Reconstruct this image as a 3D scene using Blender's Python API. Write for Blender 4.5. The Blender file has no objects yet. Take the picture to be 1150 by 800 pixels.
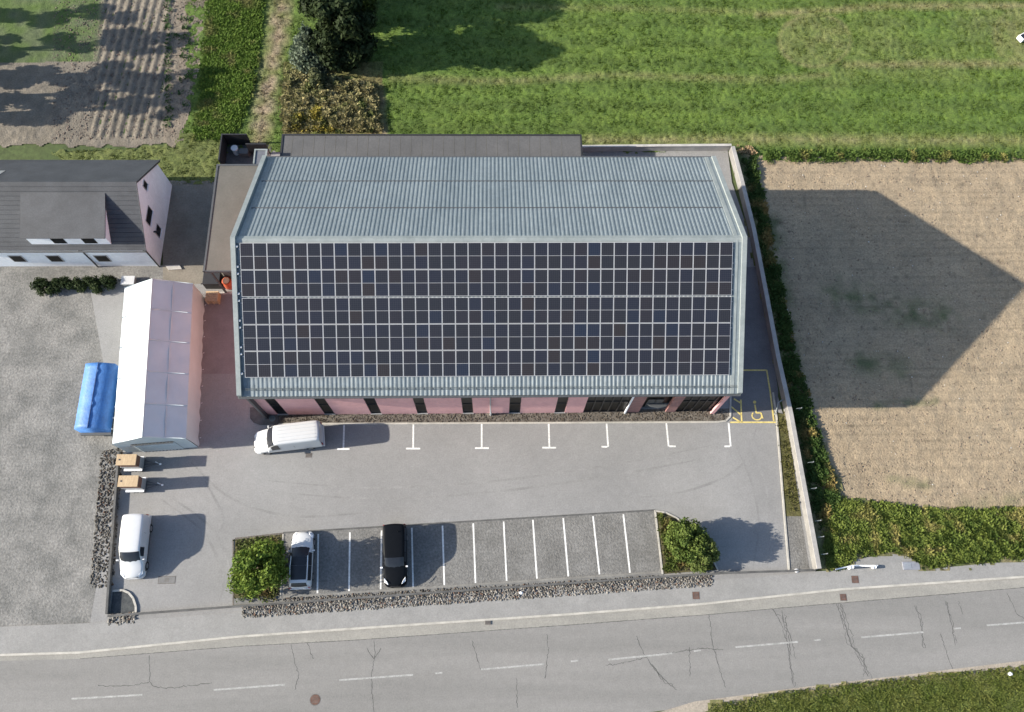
import bpy, bmesh, math, random
import numpy as np
from mathutils import Vector, Matrix
random.seed(7); rng = np.random.default_rng(7)
PI = math.pi
sc = bpy.context.scene; col = sc.collection

# ------------------------------------------------------------------ camera (fitted to the place)
CF, CH = 918.34, 68.16
CR = np.array([0.99974469, -0.01203544, 0.01912359])
CU = np.array([0.00480427, 0.94020941, 0.34056305])
CV = np.array([0.02207901, 0.34038423, -0.94002718])
def G(x, y, z=0.0):
    d = CV*CF + CR*(x-575) - CU*(y-400); s = (z-CH)/d[2]
    return (float(d[0]*s), float(d[1]*s))
def G3(x, y, z=0.0):
    a = G(x, y, z); return (a[0], a[1], z)
def PX(X, Y, Z=0.0):
    X = np.asarray(X, float); Y = np.asarray(Y, float); Z = np.zeros_like(X)+Z-CH
    q = X*CV[0]+Y*CV[1]+Z*CV[2]
    return 575+CF*(X*CR[0]+Y*CR[1]+Z*CR[2])/q, 400-CF*(X*CU[0]+Y*CU[1]+Z*CU[2])/q
cam_d = bpy.data.cameras.new('camera'); cam = bpy.data.objects.new('camera', cam_d); col.objects.link(cam)
cam.matrix_world = Matrix(((CR[0], CU[0], -CV[0], 0), (CR[1], CU[1], -CV[1], 0), (CR[2], CU[2], -CV[2], CH), (0, 0, 0, 1)))
cam_d.sensor_width = 36; cam_d.lens = CF/1150*36; cam_d.clip_end = 3000; cam_d.clip_start = .5
sc.camera = cam
SX, SY = 2.3365, 0.1481           # shadow displacement per metre of height
# ------------------------------------------------------------------ light
w = bpy.data.worlds.new('World'); sc.world = w; w.use_nodes = True
nt = w.node_tree; sky = nt.nodes.new('ShaderNodeTexSky'); sky.sky_type = 'NISHITA'; sky.sun_disc = False
sky.sun_elevation = math.atan(1/math.hypot(SX, SY)); sky.sun_rotation = math.atan2(-SX, -SY) % (2*PI)
sky.altitude = 400; sky.air_density = 1.0; sky.dust_density = 1.5
nt.links.new(sky.outputs[0], nt.nodes['Background'].inputs[0]); nt.nodes['Background'].inputs[1].default_value = 0.082
sl = bpy.data.lights.new('sun', 'SUN'); so = bpy.data.objects.new('sun', sl); col.objects.link(so)
sl.energy = 3.85; sl.angle = math.radians(.6); sl.color = (1, .92, .79)
so.rotation_euler = Vector((SX, SY, -1)).to_track_quat('-Z', 'Y').to_euler(); so.location = (-60, -4, 40)
sc.view_settings.view_transform = 'Standard'; sc.view_settings.look = 'None'
sc.view_settings.gamma = 1; sc.view_settings.exposure = 1.68; sc.view_settings.use_curve_mapping = False

# ------------------------------------------------------------------ materials
def newmat(name):
    m = bpy.data.materials.new(name); m.use_nodes = True
    return m, m.node_tree, m.node_tree.nodes['Principled BSDF']
def N(nt, t, **k):
    n = nt.nodes.new(t)
    for a, b in k.items(): setattr(n, a, b)
    return n
def mix_rgb(nt, mode, fac, a, b):
    n = N(nt, 'ShaderNodeMix', data_type='RGBA', blend_type=mode)
    for sock, v in ((n.inputs[0], fac), (n.inputs[6], a), (n.inputs[7], b)):
        if hasattr(v, 'links') or isinstance(v, bpy.types.NodeSocket): nt.links.new(v, sock)
        elif isinstance(v, (int, float)): sock.default_value = v
        else: sock.default_value = (*v, 1)
    return n.outputs[2]
def noise(nt, scale, detail=4, rough=.6, vec=None, stretch=None):
    if vec is None:
        tc = N(nt, 'ShaderNodeTexCoord'); vec = tc.outputs['Object']
    if stretch:
        mp = N(nt, 'ShaderNodeMapping'); mp.inputs['Scale'].default_value = stretch; nt.links.new(vec, mp.inputs[0]); vec = mp.outputs[0]
    n = N(nt, 'ShaderNodeTexNoise'); n.inputs['Scale'].default_value = scale; n.inputs['Detail'].default_value = detail
    n.inputs['Roughness'].default_value = rough; nt.links.new(vec, n.inputs['Vector']); return n.outputs['Fac']
def ramp(nt, fac, stops):
    r = N(nt, 'ShaderNodeValToRGB'); e = r.color_ramp.elements
    while len(e) < len(stops): e.new(.5)
    for i, (p, c) in enumerate(stops): e[i].position = p; e[i].color = (*c, 1)
    nt.links.new(fac, r.inputs[0]); return r.outputs[0]
def surf(name, a, b, scale=1.2, fine=None, fine_scale=12, rough=.85, bump=.0, bump_scale=10, stretch=None, attr=None, detail=5,
         spots=None, metal=0.0, lo=.35, hi=.65, bump_dist=.05):
    """a,b: two real colours blended by noise; fine=(lo,hi) grain multiplier; spots=(colour, scale, threshold)"""
    m, nt, p = newmat(name)
    c = ramp(nt, noise(nt, scale, detail, stretch=stretch), [(lo, a), (hi, b)])
    if attr:
        at = N(nt, 'ShaderNodeAttribute'); at.attribute_name = attr
        c = mix_rgb(nt, 'MULTIPLY', 1.0, at.outputs['Color'], c)
    if spots:
        f = ramp(nt, noise(nt, spots[1], 3), [(spots[2], (0, 0, 0)), (spots[2]+.04, (1, 1, 1))])
        c = mix_rgb(nt, 'MIX', f, c, spots[0])
    md = ramp(nt, noise(nt, 1.7, 9, .7), [(.32, (.93,)*3), (.68, (1.06,)*3)]); c = mix_rgb(nt, 'MULTIPLY', 1.0, c, md)
    if fine:
        g = ramp(nt, noise(nt, fine_scale, 3, .7), [(.3, (fine[0],)*3), (.7, (fine[1],)*3)])
        c = mix_rgb(nt, 'MULTIPLY', 1.0, c, g)
    nt.links.new(c, p.inputs['Base Color']); p.inputs['Roughness'].default_value = rough; p.inputs['Metallic'].default_value = metal
    if bump:
        bn = N(nt, 'ShaderNodeBump'); bn.inputs['Strength'].default_value = bump; bn.inputs['Distance'].default_value = bump_dist
        nt.links.new(noise(nt, bump_scale, 4, .65), bn.inputs['Height']); nt.links.new(bn.outputs[0], p.inputs['Normal'])
    return m
def plain(name, c, rough=.5, metal=0, var=.12, scale=3, spec=.5, coat=0):
    m, nt, p = newmat(name)
    cc = ramp(nt, noise(nt, scale, 4), [(.3, tuple(v*(1-var) for v in c)), (.7, tuple(min(1, v*(1+var)) for v in c))])
    nt.links.new(cc, p.inputs['Base Color']); p.inputs['Roughness'].default_value = rough; p.inputs['Metallic'].default_value = metal
    p.inputs['Specular IOR Level'].default_value = spec
    if coat: p.inputs['Coat Weight'].default_value = coat
    return m
M = {}
M['asphalt'] = surf('lot_asphalt', (.192, .191, .189), (.232, .23, .227), .12, (.86, 1.11), 8, .9, .35, 22)
M['road'] = surf('road_asphalt', (.165, .162, .155), (.205, .2, .192), .3, (.86, 1.12), 9, .9, .35, 25, stretch=(.12, 1.6, 1))
M['sidewalk'] = surf('sidewalk_asphalt', (.2, .198, .192), (.235, .232, .225), .35, (.86, 1.12), 10, .9, .3, 25)
M['gutter_strip'] = surf('gutter_concrete', (.2, .195, .178), (.255, .245, .22), .5, (.85, 1.12), 8, .9, .3, 20, stretch=(.3, 1, 1))
M['concrete'] = surf('pale_concrete', (.33, .32, .3), (.43, .41, .385), 1.2, (.85, 1.1), 14, .85, .3, 20)
M['kerb'] = surf('kerb_concrete', (.3, .29, .26), (.42, .4, .36), 1.0, (.85, 1.1), 14, .85)
M['darkconc'] = surf('dark_concrete', (.06, .06, .06), (.1, .1, .098), 1.5, (.8, 1.15), 14, .9)
M['paver'] = surf('grass_paver', (.118, .116, .11), (.165, .162, .155), .5, (.7, 1.3), 5.5, .95, .9, 7)
M['gravel'] = surf('gravel', (.085, .075, .065), (.14, .125, .105), 1.5, (.6, 1.35), 8, .95, 1, 9)
M['darkgravel'] = surf('dark_gravel', (.07, .065, .055), (.13, .12, .1), 1.0, (.6, 1.35), 7, .95, 1, 8)
M['leftgravel'] = surf('yard_gravel', (.12, .12, .115), (.2, .195, .185), .5, (.65, 1.3), 5, .95, 1, 6)
M['paint'] = surf('white_marking_paint', (.6, .6, .58), (.72, .72, .7), 2, (.75, 1.1), 8, .8)
M['faded'] = surf('worn_marking_paint', (.24, .24, .23), (.34, .34, .33), 2, (.8, 1.1), 8, .8)
M['yellow'] = surf('yellow_marking_paint', (.5, .4, .12), (.62, .5, .18), 2, (.75, 1.1), 8, .8)
M['crack'] = plain('crack_fill', (.085, .083, .08), .95, var=.3)
M['rust'] = plain('rusty_iron', (.1, .05, .035), .8, var=.3)
M['iron'] = plain('cast_iron', (.09, .08, .075), .7, var=.3)
M['soil'] = surf('soil', (.9, .9, .9), (1.1, 1.08, 1.05), .5, (.72, 1.22), 6, .98, 1, 7, attr='Col', bump_dist=.07)
M['grass_ground'] = surf('grass_ground', (.85, .9, .85), (1.15, 1.1, 1.1), .8, (.55, 1.45), 6.5, .98, 1, 8, attr='Col', bump_dist=.05)
M['far'] = surf('far_ground', (.045, .07, .02), (.075, .09, .03), .03, (.7, 1.3), 1.5, .98, .5, 3)
M['bed'] = surf('planting_bed_soil', (.05, .045, .02), (.09, .08, .035), 1.5, (.6, 1.35), 6, .98, 1, 7)
M['strip_grass'] = surf('mossy_grass', (.05, .052, .016), (.095, .085, .03), .8, (.6, 1.35), 4, .98, 1, 6)
def leafmat(name, rough=.65):
    m, nt, p = newmat(name); at = N(nt, 'ShaderNodeAttribute'); at.attribute_name = 'Col'
    nt.links.new(at.outputs['Color'], p.inputs['Base Color']); p.inputs['Roughness'].default_value = rough
    p.inputs['Specular IOR Level'].default_value = .1
    out = nt.nodes['Material Output']; tr = N(nt, 'ShaderNodeBsdfTranslucent'); nt.links.new(at.outputs['Color'], tr.inputs[0])
    mx = N(nt, 'ShaderNodeMixShader'); mx.inputs[0].default_value = .3
    nt.links.new(p.outputs[0], mx.inputs[1]); nt.links.new(tr.outputs[0], mx.inputs[2]); nt.links.new(mx.outputs[0], out.inputs[0])
    return m
M['leaf'] = leafmat('leaves')
M['stone'] = leafmat('field_stones', .9)
M['bark'] = surf('bark', (.05, .04, .03), (.1, .08, .06), 6, None, rough=.95)
M['roofmetal'] = surf('blue_grey_roof_sheet', (.132, .16, .178), (.165, .195, .212), .5, (.87, 1.1), 3, .45, stretch=(1, .15, 1))
M['trimmetal'] = surf('grey_green_trim', (.19, .215, .215), (.235, .26, .26), 1, (.92, 1.06), 6, .5)
M['felt'] = surf('dark_grey_roof_felt', (.07, .071, .073), (.09, .09, .092), .35, (.88, 1.12), 6, .9, .2, 12)
M['feltbrown'] = surf('brown_grey_roof_felt', (.082, .08, .07), (.105, .101, .09), .35, (.9, 1.1), 6, .9, .2, 12)
M['black'] = plain('black_trim', (.02, .02, .022), .5)
M['darkgrey'] = plain('dark_grey_metal', (.06, .065, .07), .5)
M['pink'] = surf('pink_render', (.56, .3, .3), (.63, .35, .345), .5, (.93, 1.06), 5, .9)
M['white'] = surf('white_render', (.68, .71, .75), (.75, .78, .82), .5, (.95, 1.04), 4, .9)
M['tile'] = surf('dark_roof_tiles', (.028, .032, .04), (.045, .05, .06), .6, (.75, 1.2), 9, .7)
M['glassdark'] = plain('dark_window_glass', (.008, .009, .01), .35, var=.3, spec=.12)
M['tarp'] = None
M['wood'] = surf('tan_timber', (.36, .26, .16), (.45, .34, .21), 2, (.85, 1.1), 12, .8, stretch=(4, 1, 1))
M['woodbrown'] = surf('brown_timber', (.15, .07, .045), (.21, .1, .06), 2, (.85, 1.1), 12, .8)
M['orange'] = plain('orange_plastic', (.42, .09, .04), .5)
M['bluetarp'] = surf('blue_tarpaulin', (.03, .12, .34), (.045, .16, .42), .6, (.85, 1.12), 5, .6, .9, 2)
M['whitepaint'] = plain('white_car_paint', (.5, .51, .52), .3, var=.02, coat=.4)
M['blackpaint'] = plain('black_car_paint', (.005, .006, .008), .42, var=.1, spec=.08)
M['carglass'] = plain('car_glass', (.013, .015, .02), .3, var=.2, spec=.5)
M['tyre'] = plain('tyre_rubber', (.02, .02, .02), .9)
M['rim'] = plain('alloy_rim', (.35, .35, .36), .35, .7)
M['lamp'] = plain('lamp_glass', (.75, .76, .78), .15, var=.05)
M['redlamp'] = plain('red_lamp_glass', (.3, .02, .02), .2)
M['silver'] = plain('galvanised_steel', (.42, .43, .44), .45, .6)
M['seam'] = plain('panel_gap', (.06, .06, .06), .8)
# marquee membrane
def mk_pvc():
    m, nt, p = newmat('white_marquee_pvc')
    c = ramp(nt, noise(nt, .6, 5), [(.3, (.46, .53, .56)), (.7, (.53, .6, .63))])
    nt.links.new(c, p.inputs['Base Color']); p.inputs['Roughness'].default_value = .5
    bn = N(nt, 'ShaderNodeBump'); bn.inputs['Strength'].default_value = .5; bn.inputs['Distance'].default_value = .12
    nt.links.new(noise(nt, 1.1, 3, .5, stretch=(1, .6, 1)), bn.inputs['Height']); nt.links.new(bn.outputs[0], p.inputs['Normal'])
    tr = N(nt, 'ShaderNodeBsdfTranslucent'); tr.inputs[0].default_value = (.7, .68, .66, 1)
    mx = N(nt, 'ShaderNodeMixShader'); mx.inputs[0].default_value = .12
    nt.links.new(p.outputs[0], mx.inputs[1]); nt.links.new(tr.outputs[0], mx.inputs[2]); nt.links.new(mx.outputs[0], nt.nodes['Material Output'].inputs[0])
    return m
M['pvc'] = mk_pvc()
def mk_cells():
    m, nt, p = newmat('solar_cells')
    uv = N(nt, 'ShaderNodeUVMap'); uv.uv_map = 'UVMap'
    oi = N(nt, 'ShaderNodeObjectInfo'); ge = N(nt, 'ShaderNodeNewGeometry')
    ad = N(nt, 'ShaderNodeMath', operation='ADD'); nt.links.new(oi.outputs['Random'], ad.inputs[0]); nt.links.new(ge.outputs['Random Per Island'], ad.inputs[1])
    fr = N(nt, 'ShaderNodeMath', operation='FRACT'); nt.links.new(ad.outputs[0], fr.inputs[0])
    c = ramp(nt, fr.outputs[0], [(0, (.0155, .0165, .022)), (.35, (.018, .018, .022)), (.6, (.015, .0165, .026)), (.8, (.022, .018, .018)), (1, (.013, .018, .033))])
    br = N(nt, 'ShaderNodeTexBrick'); br.offset = 0; br.inputs['Scale'].default_value = 1; br.inputs['Brick Width'].default_value = 1/6
    br.inputs['Row Height'].default_value = 1/6; br.inputs['Mortar Size'].default_value = .0065; br.inputs['Mortar Smooth'].default_value = .2
    nt.links.new(uv.outputs[0], br.inputs['Vector'])
    c2 = mix_rgb(nt, 'MIX', br.outputs['Fac'], c, (.04, .043, .05))
    nt.links.new(c2, p.inputs['Base Color']); p.inputs['Roughness'].default_value = .22; p.inputs['Specular IOR Level'].default_value = .4
    return m
M['cells'] = mk_cells()
M['pframe'] = plain('panel_frame', (.43, .435, .45), .45, .1, var=.03)

# ------------------------------------------------------------------ mesh helpers
class MB:
    def __init__(s): s.v = []; s.f = []; s.m = []; s.uv = {}
    def add(s, vs, fs, mi=0):
        b = len(s.v); s.v += [tuple(map(float, q)) for q in vs]
        for f in fs: s.f.append([b+i for i in f]); s.m.append(mi)
        return s
    def box(s, x0, x1, y0, y1, z0, z1, mi=0):
        return s.add([(x0, y0, z0), (x1, y0, z0), (x1, y1, z0), (x0, y1, z0), (x0, y0, z1), (x1, y0, z1), (x1, y1, z1), (x0, y1, z1)],
                     [(3, 2, 1, 0), (4, 5, 6, 7), (0, 1, 5, 4), (1, 2, 6, 5), (2, 3, 7, 6), (3, 0, 4, 7)], mi)
    def prism(s, poly, z0, z1, mi=0, cap=True):
        n = len(poly)
        a = sum(poly[i][0]*poly[(i+1) % n][1]-poly[(i+1) % n][0]*poly[i][1] for i in range(n))
        if a < 0: poly = poly[::-1]
        vs = [(x, y, z0) for x, y in poly]+[(x, y, z1) for x, y in poly]
        fs = [(i, (i+1) % n, n+(i+1) % n, n+i) for i in range(n)]+[tuple(range(n, 2*n))]
        if cap: fs.append(tuple(range(n-1, -1, -1)))
        return s.add(vs, fs, mi)
    def bar(s, a, b, wd, z0, z1, mi=0):
        a = np.array(a[:2], float); b = np.array(b[:2], float); d = (b-a)/np.hypot(*(b-a)); n = np.array([-d[1], d[0]])*wd/2
        return s.prism([tuple(a-n), tuple(b-n), tuple(b+n), tuple(a+n)], z0, z1, mi)
    def tube(s, pts, r, n=8, mi=0, cap=True):
        pts = [Vector(p) for p in pts]; rs = r if isinstance(r, (list, tuple)) else [r]*len(pts); vs = []; fs = []
        for i, p in enumerate(pts):
            d = (pts[min(i+1, len(pts)-1)]-pts[max(i-1, 0)]).normalized()
            a = d.cross(Vector((0, 0, 1)) if abs(d.z) < .9 else Vector((1, 0, 0))).normalized(); b = d.cross(a)
            for k in range(n):
                t = 2*PI*k/n; vs.append(p+(a*math.cos(t)+b*math.sin(t))*rs[i])
        for i in range(len(pts)-1):
            for k in range(n): fs.append((i*n+k, i*n+(k+1) % n, (i+1)*n+(k+1) % n, (i+1)*n+k))
        if cap: fs += [tuple(range(n)), tuple(range(len(vs)-1, len(vs)-n-1, -1))]
        return s.add(vs, fs, mi)
    def disc(s, c, r, z0, z1, n=24, mi=0): return s.prism([(c[0]+r*math.cos(2*PI*k/n), c[1]+r*math.sin(2*PI*k/n)) for k in range(n)], z0, z1, mi)
    def poly3(s, vs, mi=0, th=0.0):
        n = len(vs)
        if not th: return s.add(vs, [tuple(range(n))], mi)
        a, b, c = (Vector(q) for q in vs[:3]); nn = (b-a).cross(c-b).normalized()*th
        lo = [tuple(Vector(q)-nn) for q in vs]
        return s.add(list(vs)+lo, [tuple(range(n)), tuple(range(2*n-1, n-1, -1))]+[(i, n+i, n+(i+1) % n, (i+1) % n) for i in range(n)], mi)
    def build(s, name, mats, parent=None, smooth=False, bevel=0, uv=None, world=True):
        mats = mats if isinstance(mats, (list, tuple)) else [mats]
        off = Vector((0, 0, 0))
        if parent is not None and world: off = pworld(parent)
        me = bpy.data.meshes.new(name); me.from_pydata([(x-off.x, y-off.y, z-off.z) for x, y, z in s.v], [], s.f)
        for m in mats: me.materials.append(m)
        me.polygons.foreach_set('material_index', s.m)
        if uv is not None:
            l = me.uv_layers.new(name='UVMap'); l.data.foreach_set('uv', np.array(uv, np.float32).ravel())
        if smooth: me.polygons.foreach_set('use_smooth', [True]*len(s.f))
        me.update(); o = bpy.data.objects.new(name, me); col.objects.link(o)
        if parent is not None: o.parent = parent
        if bevel:
            b = o.modifiers.new('bevel', 'BEVEL'); b.width = bevel; b.segments = 2; b.limit_method = 'ANGLE'
        return o
def pworld(o):
    v = Vector(o.location)
    while o.parent is not None: o = o.parent; v = v+Vector(o.location)
    return v
def tag(o, label, cat, group=None, kind=None):
    o['label'] = label; o['category'] = cat
    if group: o['group'] = group
    if kind: o['kind'] = kind
    return o
def thing(name, label, cat, loc=(0, 0, 0), rz=0, group=None):
    o = bpy.data.objects.new(name, None); col.objects.link(o); o.location = loc; o.rotation_euler = (0, 0, rz); o.empty_display_size = .3
    return tag(o, label, cat, group)
def copy_tree(o, parent=None):
    c = o.copy(); col.objects.link(c); c.parent = parent
    for ch in list(o.children): copy_tree(ch, c)
    return c
def struct(mb, name, mat, label, cat):
    return tag(mb.build(name, mat), label, cat, kind='structure')
def sheet(pxs, z, name, mat, label, cat='ground'):
    mb = MB(); mb.add([G3(x, y, 0)[:2]+(z,) for x, y in pxs], [tuple(range(len(pxs)))]); o = struct(mb, name, mat, label, cat)
    me = o.data
    if me.polygons[0].normal.z < 0: me.flip_normals()
    return o
# value noise
def vn(x, y, s, seed=0):
    x = np.asarray(x)/s+1000.3; y = np.asarray(y)/s+1000.7; xi = np.floor(x).astype(np.int64); yi = np.floor(y).astype(np.int64); fx = x-xi; fy = y-yi
    fx = fx*fx*(3-2*fx); fy = fy*fy*(3-2*fy)
    def h(a, b):
        n = (a*374761393+b*668265263+seed*982451653) & 0x7fffffff; n = ((n ^ (n >> 13))*1274126177) & 0x7fffffff; return ((n ^ (n >> 16)) & 0xffff)/65535.0
    return (h(xi, yi)*(1-fx)+h(xi+1, yi)*fx)*(1-fy)+(h(xi, yi+1)*(1-fx)+h(xi+1, yi+1)*fx)*fy
def inpoly(px, py, poly):
    r = np.zeros(px.shape, bool); n = len(poly); j = n-1
    for i in range(n):
        xi, yi = poly[i]; xj, yj = poly[j]
        c = ((yi > py) != (yj > py)) & (px < (xj-xi)*(py-yi)/((yj-yi) or 1e-9)+xi); r ^= c; j = i
    return r
def setcol(me, cols):
    a = me.color_attributes.new('Col', 'FLOAT_COLOR', 'POINT'); c = np.ones((len(cols), 4), np.float32); c[:, :3] = cols; a.data.foreach_set('color', c.ravel())
def terrain(name, poly, cell, cfun, zfun, mat, label, cat, edge=.35):
    """ground sheet gridded in metres, clipped to a ragged outline"""
    P = np.array([G(x, y) for x, y in poly]); x0, y0 = P.min(0)-.5; x1, y1 = P.max(0)+.5
    nx, ny = int((x1-x0)/cell)+1, int((y1-y0)/cell)+1
    X, Y = np.meshgrid(x0+np.arange(nx)*cell, y0+np.arange(ny)*cell)
    cx = (X[:-1, :-1]+cell/2); cy = (Y[:-1, :-1]+cell/2)
    jx = cx+(vn(cx, cy, .7, 5)-.5)*edge*2; jy = cy+(vn(cx, cy, .7, 9)-.5)*edge*2
    ins = inpoly(jx, jy, [tuple(q) for q in P])
    px, py = PX(X, Y); C = cfun(X, Y, px, py); Z = zfun(X, Y, px, py)
    idx = np.arange(nx*ny).reshape(ny, nx)
    F = np.stack([idx[:-1, :-1], idx[:-1, 1:], idx[1:, 1:], idx[1:, :-1]], -1)[ins]
    V = np.stack([X, Y, Z], -1).reshape(-1, 3); C = C.reshape(-1, 3)
    used = np.unique(F); mp = -np.ones(len(V), int); mp[used] = np.arange(len(used)); F = mp[F]; V = V[used]; C = C[used]
    o = fastmesh(name, V, F, mat, C); o.data.polygons.foreach_set('use_smooth', np.ones(len(F), bool))
    return tag(o, label, cat, kind='structure')
def fastmesh(name, V, F, mat, C=None, parent=None):
    k = F.shape[1]; me = bpy.data.meshes.new(name); me.vertices.add(len(V)); me.vertices.foreach_set('co', np.asarray(V, np.float32).ravel())
    me.loops.add(F.size); me.loops.foreach_set('vertex_index', F.ravel().astype(np.int32)); me.polygons.add(len(F))
    me.polygons.foreach_set('loop_start', (np.arange(len(F))*k).astype(np.int32)); me.update(calc_edges=True); me.validate()
    me.materials.append(mat)
    if C is not None: setcol(me, C)
    o = bpy.data.objects.new(name, me); col.objects.link(o)
    if parent is not None: o.parent = parent
    return o
def mixc(a, b, t):
    t = np.clip(t, 0, 1)[..., None]; return np.array(a)*(1-t)+np.array(b)*t

# ------------------------------------------------------------------ GROUND
mb = MB(); mb.add([(-700, -700, -.06), (700, -700, -.06), (700, 700, -.06), (-700, 700, -.06)], [(0, 1, 2, 3)])
struct(mb, 'ground', M['far'], 'wide green farmland around the plot reaching to the horizon', 'ground')
def band(px, py, pts, wd):
    """0..1 closeness to a polyline in the photo's plane, pts px"""
    d = np.full(px.shape, 1e9)
    for (ax, ay), (bx, by) in zip(pts[:-1], pts[1:]):
        vx, vy = bx-ax, by-ay; t = np.clip(((px-ax)*vx+(py-ay)*vy)/(vx*vx+vy*vy), 0, 1); d = np.minimum(d, np.hypot(px-ax-t*vx, py-ay-t*vy))
    return np.clip(1-d/wd, 0, 1)
GREEN, GREEN2, OLIVE, TAN = (.056, .098, .014), (.08, .124, .018), (.125, .135, .04), (.24, .2, .11)
def c_meadow(X, Y, px, py):
    c = mixc(GREEN, GREEN2, vn(X, Y, 6, 1)*.55+vn(X*.3, Y, 1.1, 2)*.35+vn(X, Y, .4, 19)*.2)
    c = c*(1+.1*np.sin(Y*2*PI/2.6+.6*vn(X, Y, 9, 14))[..., None]+.07*(vn(X*.15, Y, .45, 15)-.5)[..., None]*2)
    n = vn(X, Y, .9, 3)
    dry = np.maximum.reduce([band(px, py, [(850, 17), (930, 12), (1000, 7), (1160, 7)], 7), band(px, py, [(950, 73), (1160, 72)], 8)*.9,
        band(px, py, [(660, 158), (860, 157), (1160, 158)], 10)*.9, band(px, py, [(440, 88), (560, 92), (700, 84), (860, 90), (930, 84)], 7)*.6,
        band(px, py, [(560, 8), (700, 10), (860, 14)], 6)*.4])
    r = np.hypot((px-915)/44, (py-46)/32); dry = np.maximum(dry, np.where(r < 1, .42+.3*(r > .86), 0)*np.clip((1.05-r)*6, 0, 1))
    r2 = np.hypot((px-1150)/40, (py-42)/36); dry = np.maximum(dry, .5*np.clip((1.05-r2)*6, 0, 1))
    dry = np.maximum(dry, np.clip(vn(X, Y, 6, 8)-.66, 0, 1)*1.2*(px > 600))
    c = c*(1-np.clip(dry*.9, 0, 1)[..., None]) + mixc(OLIVE, TAN, n*.75)*np.clip(dry*.9, 0, 1)[..., None]
    # bare path, straw ground on the left
    path = np.maximum(band(px, py, [(318, -20), (312, 40), (300, 100), (290, 165)], 17), band(px, py, [(428, 100), (432, 160)], 6)*.8)*(.5+n)
    c = c*(1-np.clip(path, 0, 1)[..., None])+mixc((.17, .135, .075), (.25, .2, .14), n)*np.clip(path, 0, 1)[..., None]
    st = ((px > 318) & (px < 430) & (py > 70) & (py < 162)).astype(float)*(.35+.6*n)
    c = c*(1-st[..., None])+np.array((.14, .11, .05))*st[..., None]
    ol = ((px < 250) & (py > 150)).astype(float)*.6
    c = c*(1-ol[..., None])+np.array((.11, .115, .04))*ol[..., None]
    return c
zero = lambda X, Y, px, py: .02+.1*(vn(X, Y, .3, 21)-.5)
MEADOW = [(208, -35), (1230, -35), (1230, 182), (858, 181), (835, 174), (822, 169), (640, 171), (255, 172), (240, 206), (180, 210), (100, 210), (60, 170), (196, 165), (214, 130)]
terrain('meadow', MEADOW, .15, c_meadow, zero, M['grass_ground'], 'mown green meadow with pale tyre tracks north of the long building', 'meadow')
SOIL = [(852, 176), (1330, 178), (1330, 580), (1150, 574), (985, 572), (945, 590), (915, 560), (880, 430), (845, 250)]
def c_soil(X, Y, px, py):
    c = mixc((.25, .197, .132), (.305, .245, .168), vn(X, Y, 4, 4)*.5+vn(X, Y, .8, 5)*.5)
    g = np.maximum.reduce([band(px, py, [(940, 330), (1010, 350), (1060, 355)], 26), band(px, py, [(965, 408), (1010, 415)], 20), band(px, py, [(870, 250), (905, 500), (950, 590)], 14),
                           band(px, py, [(985, 456), (1050, 450)], 7), band(px, py, [(1080, 570), (1150, 562)], 16)*.6, band(px, py, [(1000, 540), (1040, 545)], 10)*.8])
    g = np.clip(g*.8*(vn(X, Y, .7, 6)*1.3-.1), 0, 1)
    c = c*(1-g[..., None])+np.array((.06, .085, .03))*g[..., None]
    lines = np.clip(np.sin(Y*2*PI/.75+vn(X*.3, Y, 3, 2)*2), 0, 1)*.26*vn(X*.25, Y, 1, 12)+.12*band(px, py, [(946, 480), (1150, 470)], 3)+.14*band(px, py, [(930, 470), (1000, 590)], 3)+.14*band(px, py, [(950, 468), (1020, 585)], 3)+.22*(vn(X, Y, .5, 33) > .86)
    return c*(1-lines[..., None])
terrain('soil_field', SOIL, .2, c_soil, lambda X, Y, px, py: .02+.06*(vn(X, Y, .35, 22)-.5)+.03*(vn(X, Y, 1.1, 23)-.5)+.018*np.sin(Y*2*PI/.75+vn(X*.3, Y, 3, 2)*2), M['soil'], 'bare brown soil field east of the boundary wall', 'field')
FUR = [(-160, -60), (246, -60), (238, 0), (206, 158), (196, 164), (-160, 162)]
def c_fur(X, Y, px, py):
    c = mixc((.125, .11, .088), (.17, .15, .122), vn(X, Y, .6, 5))
    u = px+(py-80)*.10
    rid = np.clip(1-np.abs(u-(px*0+226-(py-0)*.03))/3, 0, 1)
    c = c*(1-rid[..., None]*.8)+np.array((.3, .28, .2))*rid[..., None]*.8
    gr = np.clip((112-u)/10, 0, 1)*(py < 70); c = c*(1-gr[..., None])+mixc(GREEN, (.08, .1, .05), vn(X, Y, 1, 3))*gr[..., None]
    b = ((u > 190) & (u < 224)); c = np.where(b[..., None], c*np.array((1.15, 1.1, 1.05)), c)
    return c
def z_fur(X, Y, px, py):
    u = px+(py-80)*.10; f = ((u < 188) & (u > 108) & (py < 155))
    return .008+np.where(f, .06*np.sin((X-Y*.07)*2*PI/.85), 0)+.06*(vn(X, Y, .35, 3)-.5)
terrain('vegetable_field', FUR, .14, c_fur, z_fur, M['soil'], 'ploughed vegetable field with straight furrows at top left', 'field')
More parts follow.
